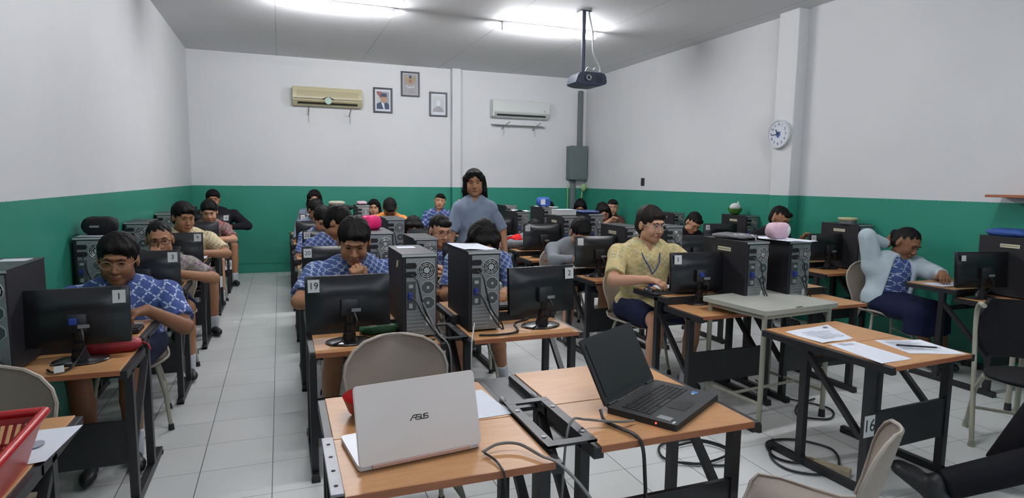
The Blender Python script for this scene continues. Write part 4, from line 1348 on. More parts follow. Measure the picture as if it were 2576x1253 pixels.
# ------------------------------------------------------------------ cables and power strips
cable('laptop_cable', 'grey cable arching from the white laptop and falling off the front desk',
      [(.545, 1.66, ZT + .012), (.60, 1.68, ZT + .02), (.66, 1.66, ZT + .02), (.70, 1.58, ZT + .012), (.735, 1.52, ZT + .006), (.78, 1.43, ZT - .05), (.83, 1.36, .50), (.88, 1.30, .30), (.92, 1.28, .10), (.95, 1.30, .012)], .0048, 'cable_grey')
cable('laptop_cable', 'thin black cable from the white laptop hanging over the desk edge',
      [(.55, 1.655, ZT + .01), (.565, 1.61, ZT + .008), (.568, 1.57, ZT + .006), (.57, 1.536, ZT - .01), (.575, 1.528, .56), (.57, 1.52, .40), (.56, 1.50, .2), (.56, 1.48, .012)], .0035, 'cable_black')
cable('laptop_cable', 'grey cable from the side of the black laptop into the steel bracket',
      [(1.105, 1.72, ZT + .012), (1.06, 1.71, ZT + .018), (1.00, 1.73, ZT + .02), (.93, 1.745, ZT + .03), (.87, 1.72, ZT + .045), (.84, 1.70, ZT - .02), (.83, 1.70, .45), (.84, 1.72, .30)], .0045, 'cable_grey')
cable('strap', 'flat black strap hanging over the desk from the black laptop',
      [(1.02, 1.80, ZT + .03), (1.01, 1.75, ZT + .012), (1.03, 1.68, ZT + .010), (1.05, 1.62, ZT + .008), (1.055, 1.585, ZT - .02), (1.06, 1.575, .55), (1.06, 1.57, .47), (1.03, 1.56, .43), (.99, 1.55, .36), (.99, 1.54, .2), (1.0, 1.52, .012)],
      .006, 'cable_black')
cable('floor_cable', 'black cable loop lying on the tiles under the cream table',
      [(2.62, 2.62, .012), (2.45, 2.46, .010), (2.42, 2.30, .010), (2.55, 2.20, .010), (2.72, 2.26, .010), (2.84, 2.42, .010), (2.74, 2.58, .010), (2.56, 2.60, .012), (2.46, 2.44, .012), (2.52, 2.34, .012), (2.60, 2.33, .03)], .0065, 'cable_black')
cable('floor_cable', 'coiled black cable on the floor behind the black laptop desk',
      [(1.95, 2.55, .01), (2.15, 2.45, .010), (2.3, 2.55, .010), (2.22, 2.75, .012), (1.98, 2.78, .012), (1.88, 2.62, .014), (2.02, 2.50, .016), (2.26, 2.56, .016), (2.2, 2.72, .018), (2.0, 2.72, .018)], .0065, 'cable_black')
cable('floor_cable', 'black cable trailing on the tiles beneath the large towers',
      [(3.3, 3.5, .012), (3.2, 3.2, .010), (3.35, 2.9, .010), (3.2, 2.75, .010), (3.05, 2.85, .012), (3.2, 3.0, .014), (3.4, 3.05, .012)], .006, 'cable_black')
cable('desk_cable', 'thick black cable running along the edge of the desk with the monitor labelled 2',
      [(.96, 3.00, ZT + .008), (1.06, 2.975, ZT + .008), (1.16, 2.985, ZT + .010), (1.19, 3.03, ZT + .012), (1.20, 3.10, ZT + .03), (1.28, 3.10, ZT + .05)], .0065, 'cable_black')
cable('desk_cable', 'grey network cable dropping from the front towers to the floor between the desks',
      [(.66, 3.0, ZT + .2), (.72, 2.94, ZT + .06), (.77, 2.90, ZT - .01), (.785, 2.90, .50), (.78, 2.90, .25), (.79, 2.92, .02)], .0045, 'cable_grey')
cable('desk_cable', 'white cable tied to the desk leg under the tower with the white sheet',
      [(.95, 3.05, ZT + .06), (.91, 2.95, ZT + .02), (.895, 2.92, ZT - .04), (.893, 2.915, .40), (.895, 2.92, .15), (.90, 2.93, .02)], .004, 'cable_white')
cable('desk_cable', 'black cable lying along the near edge of the desk with the monitor labelled 19',
      [(.36, 3.03, ZT + .008), (.44, 2.975, ZT + .008), (.54, 2.965, ZT + .008), (.64, 2.97, ZT + .008), (.72, 2.985, ZT + .008)], .005, 'cable_black')
cable('desk_cable', 'black cable with a white tag beside the foot of the monitor numbered 1',
      [(-.93, 3.0, ZT + .01), (-.90, 2.955, ZT + .010), (-.86, 2.965, ZT + .010), (-.84, 3.02, ZT + .02), (-.80, 3.05, ZT + .09)], .005, 'cable_black')
o = MB().box((0, 0, 0), (.035, .003, .028)).build('cable_tag', 'label', None, (-.875, 2.952, ZT + .022), (R(-20), 0, R(20)))
tag(o, 'small white tag around the cable at the foot of the monitor numbered 1', 'tag')
def power_strip(loc, rot, label, n=3):
    t = thing('power_strip', label, 'power strip', loc, 0, None, rot)
    L = .05 * n + .03
    MB().box((0, 0, .018), (L, .052, .036), bev=.005).build('strip_body', 'strip_beige', t)
    for k in range(n):
        c = -L / 2 + .04 + .05 * k
        s = MB().ring((c, 0, .0365), .019, .002, 'Z', 20, 5).build('socket_ring', 'strip_beige', t, smooth=50)
        MB().cyl((c, 0, .0362), (c, 0, .0368), .017, seg=18).build('socket_well', new_mat('brown_socket_well', (.22, .16, .09), .6) if k == 0 and 'well' not in M else M['strip_beige'], s)
    return t
power_strip((2.62, 2.25, 0), (0, 0, R(-62)), 'beige power strip on the floor beside the leg of desk 16', 4)
ps = power_strip((.835, 1.60, .33), (R(75), R(80), R(15)), 'beige power strip hanging between the two laptop desks', 5)
tag(MB().box((0, 0, 0), (.075, .05, .10), bev=.006).build('power_adapter', 'plastic_black', None, (.86, 1.56, .42), (0, .1, .2)),
    'black power adapter plugged in between the two laptop desks', 'adapter')

# ------------------------------------------------------------------ people: smooth distance-field bodies
class Field:
    def __init__(s, lo, hi, h):
        s.lo = np.array(lo, dtype=np.float64)
        s.h = h
        s.n = np.ceil((np.array(hi) - s.lo) / h).astype(int) + 1
        s.F = np.full(s.n, 1.0, dtype=np.float32)
    def region(s, lo, hi):
        a = np.clip(np.floor((np.array(lo) - s.lo) / s.h).astype(int), 0, s.n - 1)
        b = np.clip(np.ceil((np.array(hi) - s.lo) / s.h).astype(int) + 1, 1, s.n)
        if (b <= a).any(): return None
        ax = [s.lo[i] + s.h * np.arange(a[i], b[i]) for i in range(3)]
        X, Y, Z = np.meshgrid(*ax, indexing='ij')
        return tuple(slice(a[i], b[i]) for i in range(3)), X, Y, Z
    def apply(s, reg, d, k, sub=False):
        A = s.F[reg]
        if sub:
            d = -d
            hh = np.clip(.5 - .5 * (d - A) / -k * -1, 0, 1) if False else None
            # smooth max
            t = np.clip(.5 - .5 * (A - d) / k, 0, 1)
            s.F[reg] = A * (1 - t) + d * t + k * t * (1 - t)
        else:
            t = np.clip(.5 + .5 * (A - d) / k, 0, 1)
            s.F[reg] = A * (1 - t) + d * t - k * t * (1 - t)
    def cone(s, a, b, ra, rb, k=.012, sub=False, flat=None, off=0.):
        a, b = np.array(a, float), np.array(b, float)
        ra, rb = ra + off, rb + off
        m = max(ra, rb) + k + 3 * s.h
        r = s.region(np.minimum(a, b) - m, np.maximum(a, b) + m)
        if r is None: return s
        reg, X, Y, Z = r
        ba = b - a
        L2 = max(ba @ ba, 1e-9)
        t = ((X - a[0]) * ba[0] + (Y - a[1]) * ba[1] + (Z - a[2]) * ba[2]) / L2
        tc = np.clip(t, 0, 1)
        d = np.sqrt((X - a[0] - ba[0] * tc) ** 2 + (Y - a[1] - ba[1] * tc) ** 2 + (Z - a[2] - ba[2] * tc) ** 2) - (ra + (rb - ra) * tc)
        if flat == 'b':
            d = np.maximum(d, (t - 1) * math.sqrt(L2))
        s.apply(reg, d.astype(np.float32), k, sub)
        return s
    def ell(s, c, r, k=.012, rot=None, sub=False, off=0.):
        c = np.array(c, float)
        r = np.array(r, float) + off
        m = r.max() + k + 3 * s.h
        g = s.region(c - m, c + m)
        if g is None: return s
        reg, X, Y, Z = g
        P = np.stack((X - c[0], Y - c[1], Z - c[2]), -1)
        if rot is not None:
            P = P @ np.array(rot)          # columns of rot are local axes
        k0 = np.sqrt(((P / r) ** 2).sum(-1)) + 1e-9
        k1 = np.sqrt(((P / (r * r)) ** 2).sum(-1)) + 1e-9
        d = k0 * (k0 - 1) / k1
        s.apply(reg, d.astype(np.float32), k, sub)
        return s
    def cut(s, p, nrm):
        """remove the half space on the side nrm points to"""
        X, Y, Z = np.meshgrid(*[s.lo[i] + s.h * np.arange(s.n[i]) for i in range(3)], indexing='ij')
        d = (X - p[0]) * nrm[0] + (Y - p[1]) * nrm[1] + (Z - p[2]) * nrm[2]
        s.F = np.maximum(s.F, d.astype(np.float32))
        return s
    def mesh(s, name, mat, parent, disp=None):
        F = s.F
        S = F < 0
        nx, ny, nz = F.shape
        cs = [S[i:nx - 1 + i, j:ny - 1 + j, k:nz - 1 + k] for i in (0, 1) for j in (0, 1) for k in (0, 1)]
        cnt = sum(c.astype(np.int8) for c in cs)
        act = (cnt > 0) & (cnt < 8)
        ids = np.full(act.shape, -1, dtype=np.int64)
        idx = np.argwhere(act)
        ids[act] = np.arange(len(idx))
        acc = np.zeros((len(idx), 3))
        num = np.zeros(len(idx))
        I, J, K = idx.T
        corners = [(i, j, k) for i in (0, 1) for j in (0, 1) for k in (0, 1)]
        for c0 in corners:
            for ax in range(3):
                if c0[ax]: continue
                c1 = list(c0); c1[ax] = 1
                f0 = F[I + c0[0], J + c0[1], K + c0[2]]
                f1 = F[I + c1[0], J + c1[1], K + c1[2]]
                x = (f0 < 0) != (f1 < 0)
                t = np.where(x, f0 / np.where(x, f0 - f1, 1), 0)
                t = np.clip(t, 0, 1)
                p = np.zeros((len(idx), 3))
                for q in range(3):
                    p[:, q] = c0[q]
                p[:, ax] += t
                acc += p * x[:, None]
                num += x
        V = s.lo + s.h * (idx + acc / np.maximum(num, 1)[:, None])
        quads = []
        for ax in range(3):
            o1, o2 = [(1, 2), (2, 0), (0, 1)][ax]
            sl0 = [slice(None)] * 3; sl1 = [slice(None)] * 3
            sl0[ax] = slice(0, -1); sl1[ax] = slice(1, None)
            x = S[tuple(sl0)] != S[tuple(sl1)]
            inside = S[tuple(sl0)]
            E_ = np.argwhere(x)
            E_ = E_[(E_[:, o1] > 0) & (E_[:, o2] > 0) & (E_[:, o1] < F.shape[o1] - 1) & (E_[:, o2] < F.shape[o2] - 1)]
            def cid(d1, d2):
                q = E_.copy()
                q[:, o1] -= d1
                q[:, o2] -= d2
                return ids[q[:, 0], q[:, 1], q[:, 2]]
            q = np.stack((cid(1, 1), cid(0, 1), cid(0, 0), cid(1, 0)), 1)
            fl = ~inside[E_[:, 0], E_[:, 1], E_[:, 2]]
            q[fl] = q[fl][:, ::-1]
            quads.append(q)
        Q = np.concatenate(quads)
        if disp is not None:
            V = disp(V)
        loc = np.array(parent.location) if parent is not None else np.zeros(3)
        V = V - loc
        me = bpy.data.meshes.new(name)
        me.vertices.add(len(V))
        me.vertices.foreach_set('co', V.astype(np.float32).ravel())
        me.loops.add(Q.size)
        me.loops.foreach_set('vertex_index', Q.astype(np.int32).ravel())
        me.polygons.add(len(Q))
        me.polygons.foreach_set('loop_start', np.arange(0, Q.size, 4, dtype=np.int32))
        me.polygons.foreach_set('loop_total', np.full(len(Q), 4, dtype=np.int32))
        me.update(calc_edges=True)
        me.validate()
        me.polygons.foreach_set('use_smooth', [True] * len(me.polygons))
        me.materials.append(M[mat] if isinstance(mat, str) else mat)
        o = bpy.data.objects.new(name, me)
        C.objects.link(o)
        if parent is not None: o.parent = parent
        return o

def V3(*a): return np.array(a, dtype=float)
def unit(v):
    v = np.array(v, float)
    return v / max(np.linalg.norm(v), 1e-9)

def ik(S, Wr, l1, l2, hint):
    d = Wr - S
    L = np.linalg.norm(d)
    L2 = min(L, (l1 + l2) * .995)
    u = d / L
    if L > L2: Wr = S + u * L2
    x = (l1 * l1 - l2 * l2 + L2 * L2) / (2 * L2)
    hgt = math.sqrt(max(l1 * l1 - x * x, 0))
    p = np.array(hint, float)
    p = unit(p - u * (p @ u))
    return S + u * x + p * hgt, Wr

def person(label, head, hs=1.15, s=1.0, yaw=0, hyaw=None, pitch=20, roll=0, skin='skin_mid', shirt='batik_blue', bottom='navy',
           hair='short', hairmat='hair', glasses=None, hips=None, handL=None, handR=None, elbL=None, elbR=None, sleeve='short', h=.010,
           legs='shorts', w=1.0, sw=.165, curl=.5, pose='sit', kneeL=None, kneeR=None, footL=None, footR=None, collar=True, open_front=None,
           lean=.16, handup=None, group=None, shoes=True, hoodcol=None, neckdrop=.055, palm={}):
    Hc = V3(*head)
    y = R(yaw)
    f = V3(math.sin(y), -math.cos(y), 0)          # facing direction
    l = V3(math.cos(y), math.sin(y), 0)           # the person's own left
    up = V3(0, 0, 1)
    hy = R(yaw if hyaw is None else hyaw)
    Rm = Matrix.Rotation(hy, 3, 'Z') @ Matrix.Rotation(R(pitch), 3, 'X') @ Matrix.Rotation(R(roll), 3, 'Y')
    Rh = np.array(Rm)
    # local head axes: x = own left, y = back, z = up  (face looks along -y)
    def hp(x, yy, z): return Hc + Rh @ (V3(x, yy, z) * hs)
    neck_top = hp(0, .022, -.075)
    if hips is None:
        hips = Hc - f * lean
        hips[2] = .47
    hips = V3(*hips)
    N = neck_top - up * (.065 * s) - f * .015 + (0)
    N = neck_top + unit(hips - neck_top) * (.07 * s)
    sp = unit(N - hips)
    swd = sw * s
    base = V3(hips[0], hips[1], 0)
    cat = 'person'
    root = thing('person', label, cat, tuple(base), 0, group)
    ShL = N + l * swd - sp * neckdrop * s
    ShR = N - l * swd - sp * neckdrop * s
    l1, l2 = .255 * s, .225 * s
    desk_h = .765
    dl = N + f * .30 * s + l * .13
    dr = N + f * .30 * s - l * .13
    if handL is None: handL = (dl[0], dl[1], desk_h)
    if handR is None: handR = (dr[0], dr[1], desk_h)
    EL, WL = ik(ShL, V3(*handL), l1, l2, elbL if elbL is not None else (l * .5 - up * .8 - f * .1))
    ER, WR = ik(ShR, V3(*handR), l1, l2, elbR if elbR is not None else (-l * .5 - up * .8 - f * .1))
    # legs
    hL = hips + l * .085 * s * w
    hR = hips - l * .085 * s * w
    if pose == 'sit':
        kL = V3(*kneeL) if kneeL is not None else hL + f * .40 * s + l * .05 + up * .02
        kR = V3(*kneeR) if kneeR is not None else hR + f * .40 * s - l * .05 + up * .02
        fL = V3(*footL) if footL is not None else V3(kL[0] + f[0] * .02, kL[1] + f[1] * .02, .075)
        fR = V3(*footR) if footR is not None else V3(kR[0] + f[0] * .02, kR[1] + f[1] * .02, .075)
    else:
        kL = hL + up * -.40 * s + f * .01
        kR = hR + up * -.40 * s + f * .02
        fL = V3(hL[0], hL[1], .075)
        fR = V3(hR[0], hR[1], .075)
    allp = [Hc, hips, ShL, ShR, EL, ER, WL, WR, kL, kR, fL, fR]
    lo = np.min(allp, 0) - .22
    hi = np.max(allp, 0) + .22
    lo[2] = max(lo[2], -.01)
    rot_t = np.stack((l, np.cross(sp, l), sp), 1)  # torso axes
    def body(F, o=0., arms=True):
        F.ell(hips + up * .02, (.150 * s * w, .115 * s * w, .11 * s), .04, rot_t, off=o)
        mid = hips * .55 + N * .45
        F.ell(mid, (.140 * s * w, .110 * s * w, .15 * s), .05, rot_t, off=o)
        ch = hips * .27 + N * .73 + f * .008
        F.ell(ch, (.150 * s * w, .100 * s * w, .13 * s), .05, rot_t, off=o)
        F.cone(ShL - sp * .01, ShR - sp * .01, .058 * s, .058 * s, .05, off=o)
        F.cone(ShL * .35 + N * .65, ShR * .35 + N * .65, .06 * s, .06 * s, .05, off=o)
    # ---------- skin
    F = Field(lo, hi, h)
    body(F)
    F.cone(neck_top, N - sp * .03, .050 * hs * .92, .056 * s, .02)
    for Sh, E_, W_ in ((ShL, EL, WL), (ShR, ER, WR)):
        F.cone(Sh, E_, .050 * s * (w * .5 + .5), .040 * s, .02)
        F.cone(E_, W_, .041 * s, .026 * s, .012)
    for hh, kk, ff in ((hL, kL, fL), (hR, kR, fR)):
        F.cone(hh, kk, .080 * s * (w * .5 + .5), .054 * s, .02)
        F.cone(kk, kk * .6 + ff * .4, .052 * s, .050 * s, .015)
        F.cone(kk * .6 + ff * .4, ff, .050 * s, .032 * s, .012)
    # head
    def H(x, yy, z, rx, ry, rz_, k=.010, sub=False):
        F.ell(hp(x, yy, z), np.array((rx, ry, rz_)) * hs, k * hs, Rh, sub)
    H(0, .015, .035, .076, .092, .080)
    H(0, -.022, -.022, .064, .062, .082, .02)
    H(0, -.052, -.085, .030, .028, .024, .02)
    for sx in (-1, 1):
        H(sx * .034, -.050, -.030, .028, .028, .032, .012)
        H(sx * .045, -.005, -.060, .022, .035, .030, .02)
        H(sx * .029, -.089, .012, .017, .013, .011, .008, True)
        H(sx * .078, .012, -.002, .009, .019, .031, .005)
        H(sx * .011, -.088, -.031, .009, .010, .008, .006)
    H(0, -.074, .032, .048, .016, .011, .012)
    F.cone(hp(0, -.078, .014), hp(0, -.098, -.026), .0075 * hs, .0115 * hs, .008 * hs)
    H(0, -.080, -.056, .024, .013, .011, .006)
    H(0, -.090, -.0565, .020, .006, .0012, .002, True)
    # hands
    det = h < .008
    for side, E_, W_ in ((1, EL, WL), (-1, ER, WR)):
        pal = palm.get('L' if side > 0 else 'R')
        d = unit(W_ - E_)
        if pal and 'dir' in pal: d = unit(pal['dir'])
        elif pose == 'sit' and abs(W_[2] - desk_h) < .07: d = unit(d * V3(1, 1, .2) + V3(0, 0, -.12))
        nrm = V3(0, 0, 1.)
        if pal and 'n' in pal: nrm = V3(*pal['n'])
        elif pose != 'sit': nrm = l * side
        nrm = unit(nrm - d * (nrm @ d))
        sd = unit(np.cross(d, nrm)) * side      # towards the thumb side
        sd = -sd if (pal and pal.get('flip')) else sd
        if pose == 'sit' and not pal:
            sd = -l * side - d * ((-l * side) @ d)
            sd = unit(sd)
            nrm = unit(np.cross(sd, d)) * 1.0
            if nrm[2] < 0: nrm = -nrm
        q = .98 * s
        c0 = W_ + d * .045 * q
        F.cone(W_, c0 + d * .03 * q + sd * .018 * q, .022 * q, .015 * q, .012)
        F.cone(W_, c0 + d * .03 * q - sd * .020 * q, .022 * q, .013 * q, .012)
        F.cone(W_ + d * .01, c0 + d * .028 * q, .022 * q, .017 * q, .012)
        cu = (pal or {}).get('curl', curl)
        for i, (off, ln) in enumerate(((.027, .068), (.009, .076), (-.010, .070), (-.027, .056))):
            b0 = c0 + d * .034 * q + sd * off * q
            ln *= q
            sp_ = sd * off * .45
            a1 = cu * .7 + .08 * i * (.5 if i < 3 else 1)
            d1 = unit(d * math.cos(a1) - nrm * math.sin(a1) + sp_ * 6 * q)
            p1 = b0 + d1 * ln * .48
            a2 = a1 + cu * 1.0
            d2 = unit(d * math.cos(a2) - nrm * math.sin(a2))
            p2 = p1 + d2 * ln * .32
            a3 = a2 + cu * .8
            d3 = unit(d * math.cos(a3) - nrm * math.sin(a3))
            p3 = p2 + d3 * ln * .24
            r_ = .0088 * q if det else .0105 * q
            F.cone(b0 - d * .012, p1, r_ * 1.05, r_, .004 if det else .006)
            F.cone(p1, p2, r_, r_ * .92, .003)
            F.cone(p2, p3, r_ * .92, r_ * .8, .003)
        t0 = W_ + d * .018 * q + sd * .016 * q
        t1 = t0 + unit(sd * .8 + d * .8 - nrm * .3) * .036 * q
        t2 = t1 + unit(sd * .25 + d * .9 - nrm * .35) * .034 * q
        F.cone(t0, t1, .014 * q, .0115 * q, .008)
        F.cone(t1, t2, .0112 * q, .009 * q, .003)
    F.mesh('body', skin, root)
    # ---------- top garment
    hc = max(h, .0075)
    G = Field(lo, hi, hc)
    body(G, .014)
    if sleeve == 'short':
        fr, r0, r1 = .82, .062, .062
    elif sleeve == 'elbow':
        fr, r0, r1 = .98, .062, .058
    else:
        fr, r0, r1 = 1., .060, .050
    for Sh, E_, W_ in ((ShL, EL, WL), (ShR, ER, WR)):
        G.cone(Sh, Sh + (E_ - Sh) * fr, r0 * s * (w * .5 + .5), r1 * s * (w * .4 + .6), .02, flat='b' if sleeve != 'long' else None)
        if sleeve == 'long':
            G.cone(E_, E_ + (W_ - E_) * .90, .050 * s, .036 * s, .015, flat='b')
    # neck opening, V at the front
    G.cone(N - sp * .02 * s, neck_top, .058 * s, .056 * s, .004, sub=True)
    G.cone(N + sp * .02 + f * .06 * s, N + f * .105 * s - sp * .045 * s, .026 * s, .003, .004, sub=True)
    if pose == 'sit':
        G.cut(hips - up * .07, -up)
    else:
        G.cone(hips + up * .02, hips - up * .09, .165 * s * w, .172 * s * w, .03, flat='b')
        G.cut(hips - up * .12, -up)
    def cdisp(V):
        a = V @ (sp * 34 + f * 17 + l * 6)
        b2 = V @ (l * 45 - sp * 12 + f * 9)
        n_ = .0028 * np.sin(a + 1.7 * np.sin(b2 * .6)) + .0018 * np.sin(b2 * 1.1 + np.sin(a * .7))
        c_ = (N + hips) / 2
        r_ = V - c_
        r_ = r_ - np.outer(r_ @ sp, sp) * .8
        r_ /= np.linalg.norm(r_, axis=1)[:, None] + 1e-6
        return V + r_ * n_[:, None]
    top_o = G.mesh('shirt' if shirt not in ('jacket_black', 'sweater', 'cardigan') else {'jacket_black': 'jacket', 'sweater': 'sweater', 'cardigan': 'cardigan'}[shirt], shirt, root, cdisp)
    if collar:
        grid = []
        rr0, rr1 = .062 * s, .094 * s
        nn = 18
        for j in range(3):
            row = []
            for i in range(nn + 1):
                a = R(-148 + 296 * i / nn)   # 0 = back
                fr2 = abs(a) / R(148)
                rad = rr0 + (rr1 - rr0) * j / 2 + (.018 * fr2 ** 3) * j / 2
                hgt = .076 * s - (.034 + .030 * fr2 ** 4) * s * j / 2 - .050 * fr2 ** 2 * s
                p = N - sp * .004 + (-f * math.cos(a) + l * math.sin(a)) * rad + sp * hgt - np.array(base)
                row.append(tuple(p + (f * .014 * fr2 ** 3 * j / 2)))
            grid.append(row)
        MB().sheet(grid, .004).build('collar', shirt, root, smooth=50)
    # ---------- lower garment
    if legs:
        K = Field(lo, hi, hc)
        K.ell(hips + up * .02, (.150 * s * w, .115 * s * w, .11 * s), .04, rot_t, off=.010)
        if legs == 'shorts':
            for hh, kk in ((hL, kL), (hR, kR)):
                K.cone(hh, hh + (kk - hh) * .88, .088 * s * (w * .5 + .5), .072 * s, .02, flat='b')
        elif legs == 'skirt':
            c = (kL + kR) / 2
            K.cone(hL, kL, .095 * s, .078 * s, .03).cone(hR, kR, .095 * s, .078 * s, .03).cone(hips, c, .10 * s, .095 * s, .07)
            e = c + (fL + fR) / 2 * 0 - up * .15 + f * .02
            K.cone(kL, kL - up * .16 - l * .0, .075 * s, .085 * s, .03, flat='b').cone(kR, kR - up * .16, .075 * s, .085 * s, .03, flat='b').cone(c, c - up * .16, .10, .115, .05, flat='b')
        else:
            for hh, kk, ff in ((hL, kL, fL), (hR, kR, fR)):
                K.cone(hh, kk, .092 * s, .068 * s, .02).cone(kk, ff * .985 + kk * .015, .068 * s, .062 * s, .02, flat='b')
            if pose != 'sit':
                K.cone(hips, hips - up * .1, .13 * s, .12 * s, .03)
        K.cut(N * .55 + hips * .45, sp)
        K.mesh({'shorts': 'shorts', 'skirt': 'skirt'}.get(legs, 'trousers'), bottom, root)
    if shoes:
        for side, kk, ff in ((1, kL, fL), (-1, kR, fR)):
            fd = unit(f * V3(1, 1, 0) + l * side * .15)
            if kneeL is not None and ff[2] > .09: fd = unit(fd * .5 + up * .7)
            z = ff - up * .03
            a = z - fd * .02
            q = .8 * s
            Sx = Field(np.minimum(a, z + fd * .2) - .09, np.maximum(a, z + fd * .2) + .09, .008)
            Sx.cone(a - fd * .02 + up * .012, z + fd * .13 * s - up * .004, .036 * q, .032 * q, .02).ell(z + fd * .10 * s, (.038 * q, .038 * q, .028 * q), .02).cone(z - fd * .015 + up * .035, z, .036 * q, .036 * q, .02)
            fc = ff - up * .072
            if ff[2] < .09: Sx.cut(fc + up * .004, -up)
            so = Sx.mesh('shoe', 'shoe', root)
            if legs != 'pants':
                u_ = unit(kk - ff)
                Sk = Field(np.minimum(ff, ff + u_ * .12) - .07, np.maximum(ff, ff + u_ * .12) + .07, .008)
                Sk.cone(ff - u_ * .02, ff + u_ * .10, .038 * s, .044 * s, .01, flat='b')
                Sk.mesh('sock', 'sock', root)
    # ---------- hair
    P = [hp(0, 0, .03)]
    hl = {'long': .30, 'bob': .20, 'veil': .24}.get(hair, .0)
    lo2 = Hc - (.19 + hl) * hs * V3(1, 1, 1) * (1 if hl else .9)
    hi2 = Hc + .19 * hs
    hi2[:2] = Hc[:2] + (.19 + hl * .6) * hs
    lo2[:2] = Hc[:2] - (.19 + hl * .6) * hs
    Q = Field(lo2, hi2, max(h * .9, .0055))
    def E2(x, yy, z, rx, ry, rz_, k=.012, sub=False):
        Q.ell(hp(x, yy, z), np.array((rx, ry, rz_)) * hs, k * hs, Rh, sub)
    puff = {'short': -.002, 'thick': .004, 'flat': -.005, 'bun': -.003, 'long': .0, 'bob': .001, 'veil': .010}[hair]
    E2(0, .022, .046, .080 + puff, .095 + puff, .084 + puff * 1.4)
    if hair in ('short', 'thick', 'flat'):
        E2(0, .050, -.012, .074 + puff * .7, .062 + puff * .7, .070, .02)
        E2(0, -.112, -.018, .070, .072, .092, .006, True)          # face
        for sx in (-1, 1):
            E2(sx * .088, -.012, -.028, .024, .045, .042, .008, True)   # round the ears
        # fringe
        E2(.012, -.056, .080, .052, .030, .020, .016)
        E2(.032, -.064, .066, .026, .016, .014, .010)
        E2(-.022, -.068, .070, .020, .014, .012, .010)
        E2(.004, -.074, .062, .014, .010, .012, .008)
    elif hair == 'bun':
        E2(0, .045, -.005, .072, .062, .065, .02)
        E2(0, -.106, -.008, .072, .070, .095, .012, True)
        E2(0, .122, .020, .036, .034, .036, .010)
        for sx in (-1, 1):
            E2(sx * .090, -.010, -.028, .026, .040, .038, .008, True)
    else:
        zl = {'long': -.21, 'bob': -.12, 'veil': -.15}[hair]
        E2(0, -.108, -.035, .056, .070, .100, .006, True)
        for sx in (-1, 1):
            Q.cone(hp(sx * .070, -.005, .05), hp(sx * .080, .005, -.06), .028 * hs, .028 * hs, .02)
            Q.cone(hp(sx * .080, .005, -.06), hp(sx * (.088), .012, zl), .028 * hs, .022 * hs, .02)
            Q.cone(hp(sx * .040, .070, .0), hp(sx * .045, .075, zl), .042 * hs, .030 * hs, .03)
        Q.cone(hp(0, .08, .0), hp(0, .085, zl), .045 * hs, .03 * hs, .03)
        for sx in (-1, 1):
            E2(sx * .052, -.050, .058, .022, .030, .040, .014)
        E2(.03, -.052, .090, .040, .026, .018, .016)
        E2(-.03, -.052, .090, .040, .026, .018, .016)
    hax = Rh[:, 2]
    def hdisp(V):
        r_ = (V - Hc) @ Rh
        a = np.arctan2(r_[:, 0], -r_[:, 1])
        n_ = .0014 * np.sin(34 * a + 3 * np.sin(r_[:, 2] * 40)) + .0010 * np.sin(61 * a + r_[:, 2] * 90) + .0022 * np.sin(9 * a + r_[:, 2] * 50)
        rr = r_ / (np.linalg.norm(r_, axis=1)[:, None] + 1e-6)
        return V + (rr * n_[:, None]) @ Rh.T * hs
    Q.mesh('hair', hairmat if shirt != 'veil' else hairmat, root, hdisp)
    # ---------- face details
    Rm4 = Rm.to_4x4()
    def hb(name, mat, fn, parent=root):
        mb = MB()
        fn(mb)
        o = mb.build(name, mat, parent, tuple(Hc - base), tuple(Rm.to_euler()), smooth=60)
        o.scale = (hs,) * 3
        return o
    down = pitch > 3
    for sx in (-1, 1):
        if down:
            hb('eye', 'eye', lambda mb: mb.ell((sx * .029, -.0775, .0095), (.0125, .006, .0028), seg=10))
        else:
            e = hb('eye', 'eye_white', lambda mb: mb.ell((sx * .029, -.0775, .010), (.0118, .006, .0036), seg=12))
            hb('iris', 'eye', lambda mb: mb.ell((sx * .029, -.0800, .010), (.0056, .0048, .0042), seg=10))
        hb('eyebrow', hairmat, lambda mb: mb.tube([(sx * .014, -.0900, .028), (sx * .028, -.0875, .034), (sx * .044, -.0730, .030)], [.0022, .003, .0015], 6))
    hb('lips', 'lip', lambda mb: mb.ell((0, -.0895, -.0535), (.021, .0055, .0040), seg=12).ell((0, -.0885, -.0605), (.017, .0060, .0045), seg=12))
    if glasses:
        t_ = {'bold': .0022, 'gold': .0011}.get(glasses, .0014)
        gr = 'ink' if glasses != 'gold' else 'gold'
        if glasses == 'silver': gr = 'zinc_bright'
        def gfn(mb):
            for sx in (-1, 1):
                mb.ring((sx * .031, -.099, .006), .021, t_, 'Y', 20, 5, 1.15, .85)
                mb.tube([(sx * .054, -.098, .010), (sx * .072, -.080, .012), (sx * .083, .01, .010)], t_, 5)
            mb.tube([(-.008, -.101, .010), (0, -.104, .013), (.008, -.101, .010)], t_, 5)
        g = hb('glasses', gr, gfn)
    return root, dict(N=N, f=f, l=l, sp=sp, hips=hips, WL=WL, WR=WR, EL=EL, ER=ER, base=base, ShL=ShL, ShR=ShR, top=top_o, Hc=Hc)

def sit(chlabel, info, dx=0, dy=0, rz=None):
    hp_ = info['hips']
    f = info['f']
    a = math.atan2(f[0], -f[1]) if rz is None else rz
    return chair(hp_[0] - f[0] * .03 + dx, hp_[1] - f[1] * .03 + dy, a, chlabel)

PERSONS = []
def P_(*a, **k):
    ch = k.pop('chair', None)
    r, i = person(*a, **k)
    if ch: sit(ch, i)
    return r, i

NEAR = .0062
